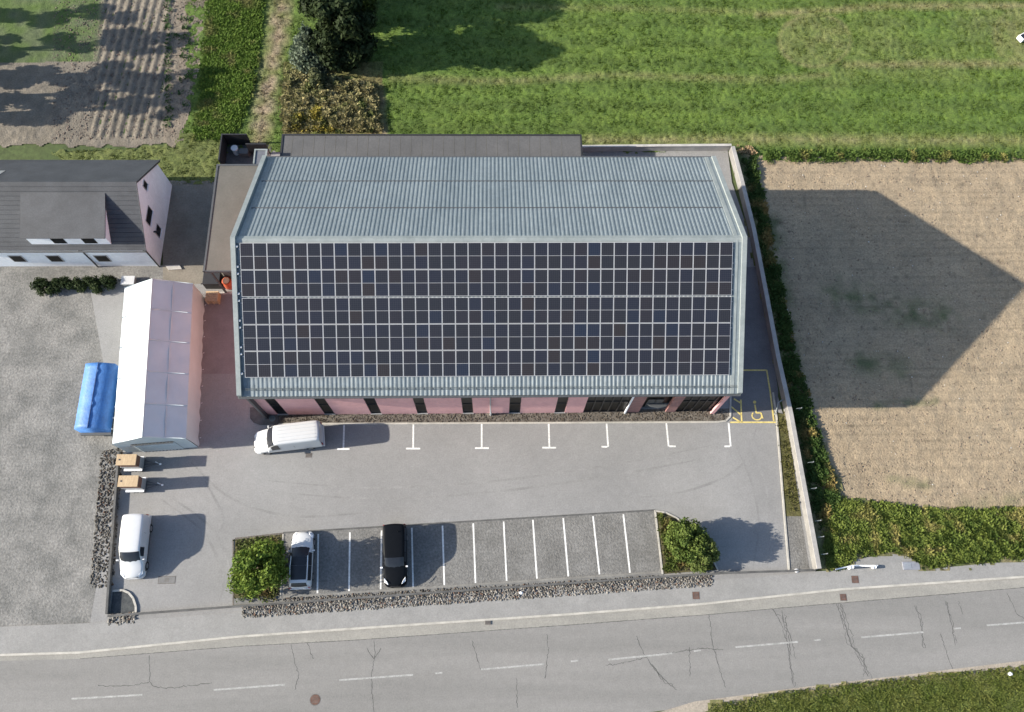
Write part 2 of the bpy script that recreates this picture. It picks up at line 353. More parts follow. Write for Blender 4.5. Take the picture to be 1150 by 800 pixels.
# paved yard
LOT = [(100, 318), (262, 312), (262, 168), (817, 168), (822, 205), (850, 290), (872, 440), (880, 468), (917, 650), (262, 695), (100, 706), (135, 510)]
sheet(LOT, .012, 'parking_lot', M['asphalt'], 'pale grey asphalt yard between the pink building and the road', 'parking lot')
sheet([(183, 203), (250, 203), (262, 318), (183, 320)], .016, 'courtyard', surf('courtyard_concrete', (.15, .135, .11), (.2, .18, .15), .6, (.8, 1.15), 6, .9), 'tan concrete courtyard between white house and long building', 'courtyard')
sheet([(225, 330), (282, 330), (270, 420), (226, 420)], .016, 'side_yard', surf('bounce_tinted_paving', (.165, .148, .148), (.2, .178, .178), .6, (.9, 1.1), 8, .9), 'paved side yard beside the marquee, tinted with pink bounced light', 'yard')  # red tint paints in the light bounced off the pink west wall
sheet([(-160, 298), (183, 298), (183, 322), (140, 322), (132, 505), (135, 510), (122, 690), (100, 700), (-160, 712)], .008, 'gravel_yard', M['leftgravel'], 'grey gravel ground west of the low wall and marquee', 'gravel yard')
sheet([(836, 300), (850, 300), (861, 345), (874, 440), (871, 473), (822, 473), (821, 440)], .0135, 'east_lane', surf('shade_darkened_asphalt', (.105, .105, .11), (.14, .14, .145), .3, (.86, 1.12), 9, .9, .3, 22), 'asphalt lane, partly darkened for shade, between the building end and the boundary wall', 'lane')  # asphalt tone lowered partly to deepen the building's shade over the lane
# road and pavement
RN = [(-200, 748), (90, 740), (270, 726), (400, 719), (640, 702), (800, 690), (900, 681), (1020, 671), (1150, 660), (1350, 645)]     # joint between gutter strip and road
KN = [(-200, 742), (90, 733), (270, 715), (400, 706), (640, 690), (784, 679), (945, 662), (1150, 648), (1350, 634)]                    # kerb line
RS = [(1350, 728), (1150, 748), (1000, 762), (900, 775), (790, 792), (640, 812), (400, 835), (-200, 870)]
def xt(l, dx): return l
sheet(RN+RS, .012, 'road', M['road'], 'cracked grey asphalt road running along the bottom of the plot', 'road')
sheet(RN[::-1]+[(x, y+1) for x, y in KN], .018, 'gutter_strip', M['gutter_strip'], 'pale gutter strip between pavement kerb and road', 'gutter strip')
SN = [(-200, 712), (100, 700), (262, 688), (500, 672), (800, 652), (915, 642), (950, 640), (962, 628), (1000, 622), (1024, 626), (1035, 640), (1150, 629), (1350, 612)]
sheet(KN[::-1]+SN, .060, 'pavement', M['sidewalk'], 'light asphalt pavement beside the road', 'pavement')
mb = MB()
for a, b in zip(KN[:-1], KN[1:]): mb.bar(G(*a), G(*b), .16, 0, .075)
struct(mb, 'kerb', M['kerb'], 'thin pale kerb line between the pavement and the gutter strip', 'kerb')
# grass bank bottom right + shoulder
sheet([(1350, 722), (1150, 742), (900, 772), (780, 788), (740, 800), (600, 815), (760, 830), (1350, 770)], .016, 'road_shoulder', surf('pale_shoulder', (.25, .22, .18), (.32, .28, .23), .8, (.75, 1.2), 6, .95, .6, 10), 'pale gravel shoulder along the lower road edge', 'shoulder')
BANK = [(1350, 728), (1150, 749), (1060, 757), (960, 768), (880, 778), (800, 792), (770, 815), (700, 900), (1350, 900)]
terrain('grass_bank', BANK, .2, lambda X, Y, px, py: mixc(mixc((.08, .11, .02), (.12, .13, .035), vn(X, Y, 1, 3)), (.2, .17, .09), band(px, py, [(1350, 728), (1150, 749), (1060, 757), (960, 768), (880, 778), (800, 792)], 12)*(.3+vn(X, Y, .6, 5))), lambda X, Y, px, py: .022+.05*(vn(X, Y, .4, 2)), M['grass_ground'], 'rough green grass bank at the bottom right corner', 'grass bank')
WEED = [(905, 470), (925, 500), (950, 560), (985, 566), (1060, 572), (1150, 572), (1350, 578), (1350, 600), (1150, 630), (1035, 640), (1020, 626), (1000, 622), (962, 628), (945, 641), (920, 641), (882, 470), (866, 390), (838, 250), (822, 168), (842, 168), (858, 250), (885, 380)]
terrain('weedy_strip', WEED, .2, lambda X, Y, px, py: mixc((.075, .095, .025), (.17, .14, .08), vn(X, Y, .9, 3)), lambda X, Y, px, py: .02+.12*(vn(X, Y, .5, 2)), M['grass_ground'], 'weedy earth strip outside the boundary wall', 'weed strip')
# paver parking bays
PAV = [(318, 599), (735, 573.5), (743, 644), (318, 672)]
sheet(PAV, .018, 'parking_bays', M['paver'], 'row of dark paver parking bays with white divider lines', 'parking bays')
mb = MB()
mb.bar(G(318, 598.5), G(736, 573), .14, 0, .024, 0)
struct(mb, 'kerb', M['darkconc'], 'dark flush kerb along the upper edge of the paver bays', 'kerb')
mb = MB(); mb.bar(G(735.5, 573), G(744, 645), .14, 0, .07); mb.bar(G(318, 600), G(315, 671), .12, 0, .05)
struct(mb, 'kerb', M['kerb'], 'pale kerbs at the right and left ends of the paver bays', 'kerb')
mb = MB(); mb.bar(G(318, 671), G(744, 642.5), .14, 0, .047)
struct(mb, 'kerb', surf('worn_kerb', (.15, .145, .135), (.2, .195, .18), 1, (.8, 1.15), 10, .9), 'worn grey kerb along the lower edge of the paver bays', 'kerb')
mb = MB()
for (a, b) in [((357.5, 600), (356.5, 667)), ((393, 598), (392, 664)), ((428.5, 596), (427.5, 662)), ((462.5, 593), (464, 659.5)), ((497, 590.5), (499, 657.5)),
               ((531.5, 588), (534, 655)), ((565.6, 586), (569, 652.5)), ((598.4, 584), (603, 650)), ((632.5, 582), (638.3, 647.5)), ((665.9, 580), (673.2, 645.3)), ((700, 577.7), (707.4, 643.5))]:
    mb.bar(G(*a), G(*b), .13, .012, .024)
struct(mb, 'bay_lines', M['paint'], 'white lines dividing the paver parking bays', 'parking lines')
mb = MB()
for (t, b, l, r_) in [((386.5, 476), (385.7, 504.5), 6, 6), ((464.3, 476), (464, 504), 7, 7), ((541, 476), (541, 503.5), 6.5, 7), ((616.2, 476), (617, 503), 7, 6.5),
                      ((681.2, 476), (683, 502), 6.5, 0), ((748.3, 475.5), (750.8, 501.5), 0, 7), ((818.3, 475.5), (820.5, 501.5), 6, 0)]:
    mb.bar(G(*t), G(*b), .14, .012, .02); mb.bar(G(b[0]-l-(1 if l else -1), b[1]), G(b[0]+r_+(1 if r_ else -1), b[1]), .14, .012, .024)
struct(mb, 'bay_lines', M['paint'], 'white T-shaped bay marks along the pink wall', 'parking lines')
mb = MB()
for a, b in [((834, 416), (861, 416)), ((861, 416), (865, 441)), ((865, 441), (869, 473)), ((820, 474.5), (871, 474.5)), ((832.5, 466), (833, 474.5)), ((832, 449), (832.5, 466)),
             ((820, 456), (832, 466)), ((823, 469), (831, 474)), ((824, 448), (832, 453))]:
    mb.bar(G(*a), G(*b), .13, .012, .021)
# wheelchair pictogram painted on the ground
cx, cy = G(849.5, 464)
for k in range(9):
    a0, a1 = PI*.75+k*PI*1.25/9, PI*.75+(k+1)*PI*1.25/9
    mb.bar((cx+.42*math.cos(a0), cy+.38*math.sin(a0)-.25), (cx+.42*math.cos(a1), cy+.38*math.sin(a1)-.25), .1, .012, .026)
mb.bar((cx-.05, cy+.75), (cx-.02, cy-.02), .13, .012, .028); mb.bar((cx-.02, cy), (cx+.38, cy), .11, .012, .030); mb.bar((cx+.38, cy+.03), (cx+.5, cy-.5), .11, .012, .032); mb.disc((cx-.05, cy+.98), .14, .012, .028, 12)
struct(mb, 'accessible_bay_marking', M['yellow'], 'yellow painted lines and wheelchair symbol of the shaded end bay', 'marking')
# faint tyre tracks worn into the yard asphalt
def arc_strip(mb, pts, wd, z):
    P = [np.array(G(*p)) for p in pts]; Q = []
    for i in range(len(P)-1):
        p0, p1, p2, p3 = P[max(i-1, 0)], P[i], P[i+1], P[min(i+2, len(P)-1)]
        for k in range(8): t_ = k/8; Q.append(.5*((2*p1)+(-p0+p2)*t_+(2*p0-5*p1+4*p2-p3)*t_**2+(-p0+3*p1-3*p2+p3)*t_**3))
    Q.append(P[-1]); vs = []
    for i, p in enumerate(Q):
        d = Q[min(i+1, len(Q)-1)]-Q[max(i-1, 0)]; d = d/np.hypot(*d); n_ = np.array([-d[1], d[0]])*wd/2*math.sin(PI*min(1, max(.02, i/(len(Q)-1))))**.4; vs += [(*(p+n_), z), (*(p-n_), z)]
    mb.add(vs, [(2*i, 2*i+1, 2*i+3, 2*i+2) for i in range(len(Q)-1)])
mb = MB(); zz_ = .0145
for tr_ in ([(180, 560), (230, 600), (250, 650), (246, 676)], [(188, 556), (240, 596), (261, 648)], [(300, 540), (420, 548), (560, 540), (700, 520), (800, 500)], [(300, 552), (420, 560), (560, 552), (700, 532), (806, 512)],
            [(840, 500), (858, 540), (866, 590), (862, 635)], [(826, 500), (845, 545), (852, 590), (846, 636)], [(215, 520), (260, 560), (330, 580), (420, 575)], [(700, 560), (770, 552), (830, 525), (850, 480)], [(230, 540), (250, 580), (245, 600)]):
    arc_strip(mb, tr_, .2, zz_); zz_ += .0003
struct(mb, 'tyre_tracks', surf('worn_asphalt', (.172, .171, .168), (.222, .22, .217), .5, (.86, 1.11), 8, .9), 'faint darker tyre tracks curving over the asphalt yard', 'tyre tracks')
# dashed centre line
mb = MB()
for a, b in [((80, 785), (160, 780.5)), ((240, 775), (320, 769)), ((381, 764), (464, 758)), ((540, 752), (611, 746)), ((683, 741), (755, 734)), ((826, 727), (896, 721)), ((967, 716), (1037, 710)), ((1108, 702.5), (1178, 697))]:
    mb.bar(G(*a), G(*b), .13, .012, .018)
struct(mb, 'centre_line', M['faded'], 'worn white dashed centre line of the road', 'road marking')
mb = MB()
for x, y in [(493, 756), (645, 742.5), (918, 719), (783, 731), (1075, 706)]: mb.bar(G(x-4, y+.4), G(x+4, y-.4), .12, .012, .0175)
struct(mb, 'marking_remnants', M['faded'], 'small faded white paint patches between the centre line dashes', 'road marking')
# cracks
def crack(mb, pts, wd=.036, jit=.07, z=.0152):
    P = [np.array(G(*p)) for p in pts]; out = []
    for a, b in zip(P[:-1], P[1:]):
        n = max(2, int(np.hypot(*(b-a))/.14))
        for i in range(n): out.append(a+(b-a)*i/n+rng.normal(0, jit, 2)*(.5 if i else .2))
    out.append(P[-1])
    L = []; R_ = []
    for i, p in enumerate(out):
        d = out[min(i+1, len(out)-1)]-out[max(i-1, 0)]; d = d/(np.hypot(*d)+1e-6); n = np.array([-d[1], d[0]])*wd*(.35+.6*random.random()); L.append(p+n/1); R_.append(p-n/1)
    vs = [(q[0], q[1], z) for q in L]+[(q[0], q[1], z) for q in R_]; k = len(L)
    mb.add(vs, [(i, k+i, k+i+1, i+1) for i in range(k-1)])
mb = MB()
CR_ = [[(327, 724), (331, 742), (336, 757), (331, 775)], [(420, 719), (421, 735), (417, 760), (420, 800)], [(412, 728), (420, 740), (428, 728)], [(614, 712), (616, 730), (612, 762)], [(580, 762), (581, 795)],
       [(715, 714), (722, 733), (735, 750), (743, 764)], [(680, 747), (700, 745), (735, 736), (790, 728), (812, 730)], [(796, 690), (800, 722), (806, 745), (815, 772)], [(774, 727), (775, 760)], [(730, 745), (745, 762), (760, 775)],
       [(868, 684), (877, 700), (884, 722), (891, 770)], [(878, 686), (880, 700), (888, 715), (893, 740)], [(938, 676), (948, 700), (955, 722), (962, 735), (975, 760)], [(944, 679), (950, 705), (958, 728), (970, 740), (975, 760)],
       [(1029, 680), (1034, 700), (1036, 716), (1039, 728)], [(1063, 676), (1067, 695), (1073, 725)], [(1056, 712), (1063, 733), (1069, 752)], [(1076, 675), (1081, 690)], [(1131, 666), (1142, 690), (1150, 695)],
       [(110, 770), (150, 770), (168, 766), (176, 772), (200, 772), (238, 767)], [(168, 736), (168, 766)], [(345, 722), (352, 740)], [(1058, 668), (1100, 664)], [(934, 642), (936, 660)], [(530, 720), (536, 740), (540, 752)]]
for c_ in CR_: crack(mb, c_)
for c_ in CR_[9:16]: crack(mb, [(x+rng.normal(0, 2), y+rng.normal(0, 2)) for x, y in c_], .03, .14, .0148)
struct(mb, 'road_cracks', M['crack'], 'dark branching cracks crossing the road', 'cracks')
mb = MB(); crack(mb, [(x, y) for x, y in RN if -50 < x < 1200], .035, .01, .0205)
struct(mb, 'asphalt_joint', M['crack'], 'thin dark joint between gutter strip and road', 'joint')

# ------------------------------------------------------------------ beds and kerbs along the building
sheet([(313, 462), (820, 459), (819, 470), (812, 474), (313, 476)], .02, 'gravel_bed', M['gravel'], 'brown gravel bed at the foot of the pink wall', 'gravel bed')
mb = MB(); pk = [(313, 476.5), (560, 475.5), (806, 474.3), (815, 473), (820, 468), (820.5, 440), (836, 300)]
for a, b in zip(pk[:-1], pk[1:]): mb.bar(G(*a), G(*b), .15, 0, .07)
struct(mb, 'kerb', M['kerb'], 'pale kerb along the gravel bed, curving at the building corner', 'kerb')
mb = MB(); q = [(281, 458), (281, 470), (285, 475), (292, 477.5), (313, 477), (313, 460), (300, 456)]
mb.prism([G(*a) for a in q], 0, .06); o = struct(mb, 'corner_bed', M['darkconc'], 'dark rounded bed with a cover at the front left building corner', 'bed')
# east strip: kerb, grass, gravel
mb = MB(); ek = [(868, 441), (872, 470), (880, 570), (886, 641)]
for a, b in zip(ek[:-1], ek[1:]): mb.bar(G(*a), G(*b), .15, 0, .08)
struct(mb, 'kerb', M['kerb'], 'pale kerb at the east edge of the asphalt yard', 'kerb')
sheet([(869, 462), (882, 466), (900, 580), (882, 580), (874, 490)], .026, 'grass_strip', M['strip_grass'], 'narrow mossy grass strip between yard kerb and boundary wall', 'grass strip')
sheet([(882.5, 580), (899, 580), (909, 640), (886.5, 641)], .024, 'paver_strip', M['paver'], 'small grey paved patch at the south end of the wall', 'paving')
# curved bed right
cb = [(736, 574), (748, 576), (760, 582), (772, 592), (786, 607), (797, 622), (806, 640), (744, 645)]
sheet(cb, .03, 'planting_bed', M['bed'], 'curved planting bed right of the paver bays', 'planting bed')
mb = MB()
for a, b in zip(cb[:6], cb[1:7]): mb.bar(G(*a), G(*b), .13, 0, .07)
struct(mb, 'kerb', M['kerb'], 'thin curved kerb round the right planting bed', 'kerb')
sheet([(264, 606), (318, 600), (315, 676), (262, 680)], .03, 'planting_bed', M['bed'], 'square planting bed under the bright green tree', 'planting bed')
mb = MB(); mb.bar(G(262, 606), G(262, 680), .1, 0, .05); mb.bar(G(264, 605), G(318, 599), .1, 0, .04)
struct(mb, 'kerb', M['gravel'], 'low brown edging round the bed of the green tree', 'kerb')
qc = [(124, 690), (153, 688), (153, 681), (150, 672), (145, 666), (138, 663), (127, 664)]
mb = MB(); mb.prism([G(*a) for a in qc], 0, .05); struct(mb, 'corner_bed', surf('dark_soil', (.035, .04, .045), (.06, .065, .065), 2, (.7, 1.2), 8, .95), 'dark quarter-round bed in the lower left yard corner', 'bed')
mb = MB()
for a, b in zip(qc[1:-1], qc[2:]): mb.bar(G(*a), G(*b), .16, 0, .12)
struct(mb, 'kerb', M['kerb'], 'pale quarter-round kerb in the lower left yard corner', 'kerb')
# ------------------------------------------------------------------ WALLS
def wall_thing(name, label, pts, wd, h, m, cap=None, group=None):
    c = G(*pts[0]); t = thing(name, label, 'wall', (c[0], c[1], 0), group=group)
    P = [np.array(G(*p)) for p in pts]
    def strip(w2, z0, z1):
        m_ = MB(); n = len(P); L = []; R_ = []
        for i, p in enumerate(P):
            d = P[min(i+1, n-1)]-P[max(i-1, 0)]; d /= np.hypot(*d); q = np.array([-d[1], d[0]])*w2/2; L.append(p+q); R_.append(p-q)
        m_.prism([tuple(a) for a in L+R_[::-1]], z0, z1); return m_
    strip(wd, -.05, h).build('wall_body', m, t)
    if cap: strip(wd+.06, h+.002, h+.06).build('coping', cap, t, bevel=.01)
    return t
wall_thing('boundary_wall', 'long pale concrete boundary wall running down the east side of the plot', [(820, 171), (829, 205), (843, 262), (856, 330), (870, 405), (884, 468), (897, 540), (915, 640)], .32, .95, surf('boundary_concrete', (.15, .145, .14), (.2, .195, .185), 1.2, (.85, 1.1), 14, .9), surf('wall_coping', (.26, .25, .24), (.33, .315, .3), 1.5, (.9, 1.08), 14, .8))
wall_thing('rear_wall', 'thin pale concrete wall behind the building along the meadow', [(650, 170), (740, 169), (819, 168.5)], .2, .8, M['concrete'], M['concrete'])
wall_thing('edge_wall', 'low dark edging wall between the yard and the western gravel', [(135, 508), (130, 580), (126, 630), (122, 690)], .18, .42, M['darkconc'])
wall_thing('front_wall', 'low dark edging wall between the yard and the pavement', [(122, 692), (262, 681.5), (500, 665), (744, 648), (810, 644), (915, 640.5)], .16, .22, M['darkconc'])
mb = MB(); mb.bar(G(262, 676), G(745, 645.6), .5, 0, .038); struct(mb, 'kerb_strip', surf('strip_concrete', (.12, .12, .118), (.17, .17, .165), 1, (.85, 1.1), 8, .9), 'grey concrete strip between the two rows of stones', 'strip')

# ------------------------------------------------------------------ vegetation scatter
def scatter(poly, n, seed=1, grid=None):
    P = np.array([G(x, y) for x, y in poly]); r = np.random.default_rng(seed); out = []
    lo, hi = P.min(0), P.max(0); tot = 0
    while tot < n:
        q = lo+r.random((n, 2))*(hi-lo); k = inpoly(q[:, 0], q[:, 1], [tuple(a) for a in P]); out.append(q[k]); tot += k.sum()
    return np.concatenate(out)[:n]
def tufts(name, pts, h, wd, cols, label, cat, blades=3, lean=.6, seed=1, z0=0, kind='stuff', parent=None, shape='blade'):
    """little blades/leaves at pts (k,2); h,wd arrays or numbers; cols (k,3)"""
    r = np.random.default_rng(seed); k = len(pts); h = np.broadcast_to(h, (k,)); wd = np.broadcast_to(wd, (k,)); z0 = np.broadcast_to(z0, (k,))
    X = np.repeat(pts, blades, 0); H = np.repeat(h, blades)*(.6+.6*r.random(k*blades)); Wd = np.repeat(wd, blades)*(.7+.6*r.random(k*blades)); Z = np.repeat(z0, blades)
    a = r.random(k*blades)*2*PI; b = a+PI/2+(r.random(k*blades)-.5)
    base = X+np.stack([np.cos(a), np.sin(a)], 1)*(Wd*.6)[:, None]
    ln = (H*lean*(.3+r.random(k*blades)))[:, None]*np.stack([np.cos(a), np.sin(a)], 1)
    s = np.stack([np.cos(b), np.sin(b)], 1)*(Wd/2)[:, None]
    c = np.repeat(cols, blades, 0)*(.75+.5*r.random((k*blades, 1)))
    m = len(base)
    if shape == 'blade':
        V = np.stack([np.c_[base-s, Z-.02], np.c_[base+s, Z-.02], np.c_[base+ln, Z+H]], 1).reshape(-1, 3); F = np.arange(3*m).reshape(m, 3); C = np.repeat(c, 3, 0)
    else:
        V = np.stack([np.c_[base, Z+H*.25], np.c_[base+ln*.55-s, Z+H*.8], np.c_[base+ln*1.25, Z+H*.85], np.c_[base+ln*.55+s, Z+H*.72]], 1).reshape(-1, 3); F = np.arange(4*m).reshape(m, 4); C = np.repeat(c, 4, 0)
    o = fastmesh(name, V, F, M['leaf'], C)
    return tag(o, label, cat, kind=kind)
# meadow grass
pts = scatter([(p[0], max(p[1], -25)) if p[0] < 1200 else (1175, max(p[1], -25)) for p in MEADOW], 150000, 3)
px, py = PX(pts[:, 0], pts[:, 1]); C = c_meadow(pts[:, 0], pts[:, 1], px, py)*1.0
hh = .05+.07*vn(pts[:, 0], pts[:, 1], 1.2, 4)
keep = rng.random(len(pts)) < .4+.7*vn(pts[:, 0], pts[:, 1], .5, 41)
tufts('meadow_grass', pts[keep], hh[keep], .095, C[keep], 'short green grass growing all over the meadow', 'grass', 2, .9, 5)
pts = scatter([(1170, 747), (1060, 757), (960, 768), (880, 778), (800, 792), (770, 830), (1170, 830)], 16000, 4)
C = mixc((.075, .11, .02), (.15, .16, .045), vn(pts[:, 0], pts[:, 1], .8, 3)*.7+.3*rng.random(len(pts))); tufts('bank_grass', pts, .15, .12, C, 'longer green grass on the bank below the road', 'grass', 3, .9, 6)
# weeds
def weeds(name, poly, n, h, wd, cA, cB, cC, label, seed, blades=6, dens=.9, sh='leaf', thr=.3):
    p = scatter(poly, int(n*1.7), seed); hum = vn(p[:, 0], p[:, 1], dens, seed)*.65+vn(p[:, 0], p[:, 1], dens*.4, seed+1)*.45; k = hum > thr; p = p[k]; hum = hum[k]
    t = vn(p[:, 0], p[:, 1], dens*.5, seed+3)*.6+.4*np.random.default_rng(seed+5).random(len(p)); c = mixc(cA, cB, np.clip(t*1.5-.25, 0, 1)); u = np.clip(vn(p[:, 0], p[:, 1], .9, seed+7)*4-2.7, 0, 1); c = c*(1-u[:, None])+np.array(cC)*u[:, None]
    Q = np.array([G(x, y) for x, y in poly]); ed = np.full(len(p), 9.0)
    for A_, B_ in zip(Q, np.roll(Q, -1, 0)):
        v_ = B_-A_; tt = np.clip(((p-A_)@v_)/(v_@v_), 0, 1)[:, None]; ed = np.minimum(ed, np.hypot(*(p-A_-v_*tt).T))
    tp = np.clip(ed/.9, 0, 1); q_ = np.random.default_rng(seed+9).random(len(p)) < .25+tp*1.2-(.35*(vn(p[:, 0], p[:, 1], .6, seed+11) > .5)); p = p[q_]; hum = (hum*(.35+.65*tp))[q_]; c = c[q_]
    return tufts(name, p, .2+.06*hum, wd*.85, c, label, 'weeds', blades, .75, seed, shape=sh, z0=h*np.clip(hum-thr*.6, 0, 1)*np.random.default_rng(seed).random(len(p))**.6)
weeds('roadside_weeds', [(920, 566), (948, 560), (985, 564), (1060, 572), (1180, 570), (1180, 626), (1100, 633), (1036, 639), (1022, 625), (1000, 620), (962, 626), (940, 640), (925, 640)], 7500, .34, .14, (.06, .095, .02), (.17, .21, .045), (.26, .23, .08), 'green and yellow weeds beside the road east of the plot', 11, thr=.3)
weeds('wall_weeds', [(833, 180), (850, 178), (866, 260), (892, 380), (915, 470), (945, 560), (930, 600), (915, 590), (900, 510), (884, 440), (862, 330), (848, 260)], 4200, .6, .15, (.035, .07, .018), (.07, .11, .028), (.26, .19, .07), 'green weeds growing along the outer side of the boundary wall', 12, thr=.25)
weeds('field_edge_weeds', [(858, 168), (1180, 170), (1180, 184), (1000, 183), (860, 184)], 2600, .35, .12, (.055, .1, .022), (.11, .16, .035), (.2, .19, .06), 'green weed edge between the meadow and the soil field', 14, 4)
weeds('dry_stalks', [(318, 78), (350, 84), (400, 88), (424, 100), (430, 150), (318, 149), (312, 120)], 3800, 1.1, .15, (.11, .115, .045), (.38, .33, .17), (.14, .18, .05), 'straw-coloured dry stalks behind the grey annex roof', 15, 5, .8, thr=.2)
weeds('yellow_weeds', [(316, 122), (364, 120), (376, 149), (326, 149)], 700, 1.0, .16, (.24, .22, .04), (.33, .27, .06), (.14, .15, .05), 'yellow leafy weeds in front of the dry stalks', 16, 5, thr=.2)
weeds('left_strip_grass', [(232, -20), (300, -20), (294, 60), (280, 130), (262, 158), (214, 160), (222, 100)], 5200, .14, .12, (.075, .135, .02), (.12, .185, .032), (.17, .17, .06), 'bright green grass strip between the field and the footpath', 17, 4, thr=.15)
weeds('bed_weeds', [(738, 577), (760, 584), (790, 615), (800, 640), (745, 643)], 1100, .25, .11, (.06, .09, .02), (.12, .145, .035), (.13, .1, .04), 'low green ground cover in the curved bed', 18, 4, thr=.1)
weeds('tree_bed_weeds', [(264, 606), (316, 601), (314, 674), (264, 678)], 700, .22, .11, (.05, .08, .02), (.1, .12, .035), (.12, .09, .04), 'low olive ground cover under the bright green tree', 19, 4, thr=.1)
weeds('strip_tufts', [(870, 464), (882, 468), (899, 578), (883, 578)], 230, .05, .08, (.06, .065, .018), (.1, .095, .03), (.12, .11, .04), 'mossy tufts on the narrow strip by the wall', 20, 4, thr=.1)
# seedlings on the vegetable field
p = []
for k in range(26): p.append(G(189+rng.normal(0, 1.2), 2+k*5.6+rng.normal(0, 1)))
for k in range(16): p.append(G(205+rng.normal(0, 6), rng.random()*120))
p = np.repeat(np.array(p), 6, 0)+rng.normal(0, .1, (42*6, 2)); tufts('seedlings', p, .2, .16, np.tile((.05, .09, .03), (len(p), 1)), 'scattered dark green seedlings beside the furrows', 'seedlings', 3, 1, 8, shape='leaf')
# lumps of earth and pebbles
def rocks(name, pts, s0, s1, cols, label, cat, seed=2, flat=.6, z=0.):
    r = np.random.default_rng(seed); k = len(pts); ico = bmesh.new(); bmesh.ops.create_icosphere(ico, subdivisions=1, radius=1); bv = np.array([v.co[:] for v in ico.verts]); bf = np.array([[v.index for v in f.verts] for f in ico.faces]); ico.free()
    s = (s0+(s1-s0)*r.random(k)**1.6); sc3 = s[:, None]*np.stack([.7+.6*r.random(k), .7+.6*r.random(k), flat*(.6+.6*r.random(k))], 1); a = r.random(k)*2*PI
    V = bv[None]*sc3[:, None]*(1+.28*(r.random((k, len(bv), 1))-.5)); ca, sa = np.cos(a)[:, None], np.sin(a)[:, None]
    V = np.stack([V[..., 0]*ca-V[..., 1]*sa, V[..., 0]*sa+V[..., 1]*ca, V[..., 2]], -1); V[..., 0] += pts[:, 0:1]; V[..., 1] += pts[:, 1:2]; V[..., 2] += z+(sc3[:, 2:3]*.5)
    F = (bf[None]+(np.arange(k)*len(bv))[:, None, None]).reshape(-1, 3); C = np.repeat(cols, len(bv), 0)
    o = fastmesh(name, V.reshape(-1, 3), F, M['stone'], C); return tag(o, label, cat, kind='stuff')
p = scatter([(862, 184), (1170, 183), (1170, 568), (990, 566), (945, 570), (890, 400)], 9000, 31); c = mixc((.16, .125, .095), (.3, .24, .19), rng.random(len(p)))
c[rng.random(len(p)) < .03] = (.5, .48, .45); rocks('soil_clods', p, .02, .075, c, 'clods of earth and pale pebbles scattered over the soil field', 'clods', 32)
p = scatter([(60, 0), (236, 0), (206, 156), (60, 158)], 3500, 33); c = mixc((.13, .1, .085), (.26, .21, .18), rng.random(len(p))); rocks('furrow_clods', p, .03, .09, c, 'earth clods lying on the furrowed field', 'clods', 34)
def along(a, b, n, spread, seed):
    r = np.random.default_rng(seed); A, B = np.array(G(*a)), np.array(G(*b)); t = r.random(n)[:, None]; d = (B-A)/np.hypot(*(B-A)); nn = np.array([-d[1], d[0]]); return A+(B-A)*t+nn*((r.random(n)-.5)*spread)[:, None]
def stonecols(n, seed):
    r = np.random.default_rng(seed); c = mixc((.08, .075, .068), (.34, .32, .29), r.random(n)**1.1); k = r.random(n) < .08; c[k] = (.16, .105, .08); return c
p = along((272, 688), (800, 652), 4200, .85, 41); rocks('roadside_stones', p, .04, .1, stonecols(len(p), 42), 'strip of mixed broken stones between the edging wall and pavement', 'stones', 43, z=.05)
p = along((318, 675), (742, 649.5), 1300, .4, 44); rocks('bay_edge_stones', p, .035, .09, stonecols(len(p), 45)*.75, 'narrow row of dark stones along the foot of the paver bays', 'stones', 46, z=.03)
p = along((122, 696), (152, 694), 120, .8, 47); rocks('corner_stones', p, .07, .15, stonecols(len(p), 48), 'small heap of stones outside the lower left yard corner', 'stones', 49, z=.02)
p = along((126, 505), (114, 660), 1500, 1.8, 50); rocks('rubble_strip', p, .04, .11, stonecols(len(p), 51)*.6, 'dark rubble strip along the western edging wall', 'rubble', 52)
p = scatter([(315, 464), (815, 461), (815, 472), (315, 475)], 2600, 53); rocks('bed_gravel', p, .03, .07, mixc((.07, .06, .05), (.16, .135, .11), rng.random(len(p))), 'brown pebbles filling the bed below the pink wall', 'pebbles', 54, z=.02)

# ------------------------------------------------------------------ trees
def crown(clumps, n, leaf, cA, cB, seed, jag=.35, droop=0):
    """leaf quads on and in a set of ellipsoidal clumps [(x,y,z,r,rz)]"""
    r = np.random.default_rng(seed); w_ = np.array([c[3]**2 for c in clumps]); w_ = w_/w_.sum(); id_ = r.choice(len(clumps), n, p=w_); cl = np.array(clumps)[id_]
    d = r.normal(size=(n, 3)); d /= np.linalg.norm(d, axis=1)[:, None]; rad = (1-.55*r.random(n)**1.8)*(1+jag*(r.random(n)-.4))
    pos = cl[:, :3]+d*rad[:, None]*np.stack([cl[:, 3], cl[:, 3], cl[:, 4]], 1)
    nrm = d+r.normal(0, .6, (n, 3)); nrm /= np.linalg.norm(nrm, axis=1)[:, None]
    t = np.cross(nrm, r.normal(size=(n, 3))); t /= np.linalg.norm(t, axis=1)[:, None]; b = np.cross(nrm, t); L = leaf*(.6+.8*r.random(n))[:, None]
    V = np.stack([pos-t*L, pos+b*L*.55, pos+t*L, pos-b*L*.55], 1); V[:, 2, 2] -= droop*L[:, 0]
    cc = mixc(cA, cB, r.random(n)*.45+.55*r.random(len(clumps))[id_]); V = V.reshape(-1, 3); V[:, 2] = np.maximum(V[:, 2], .03)
    return V, np.arange(4*n).reshape(n, 4), np.repeat(cc, 4, 0)
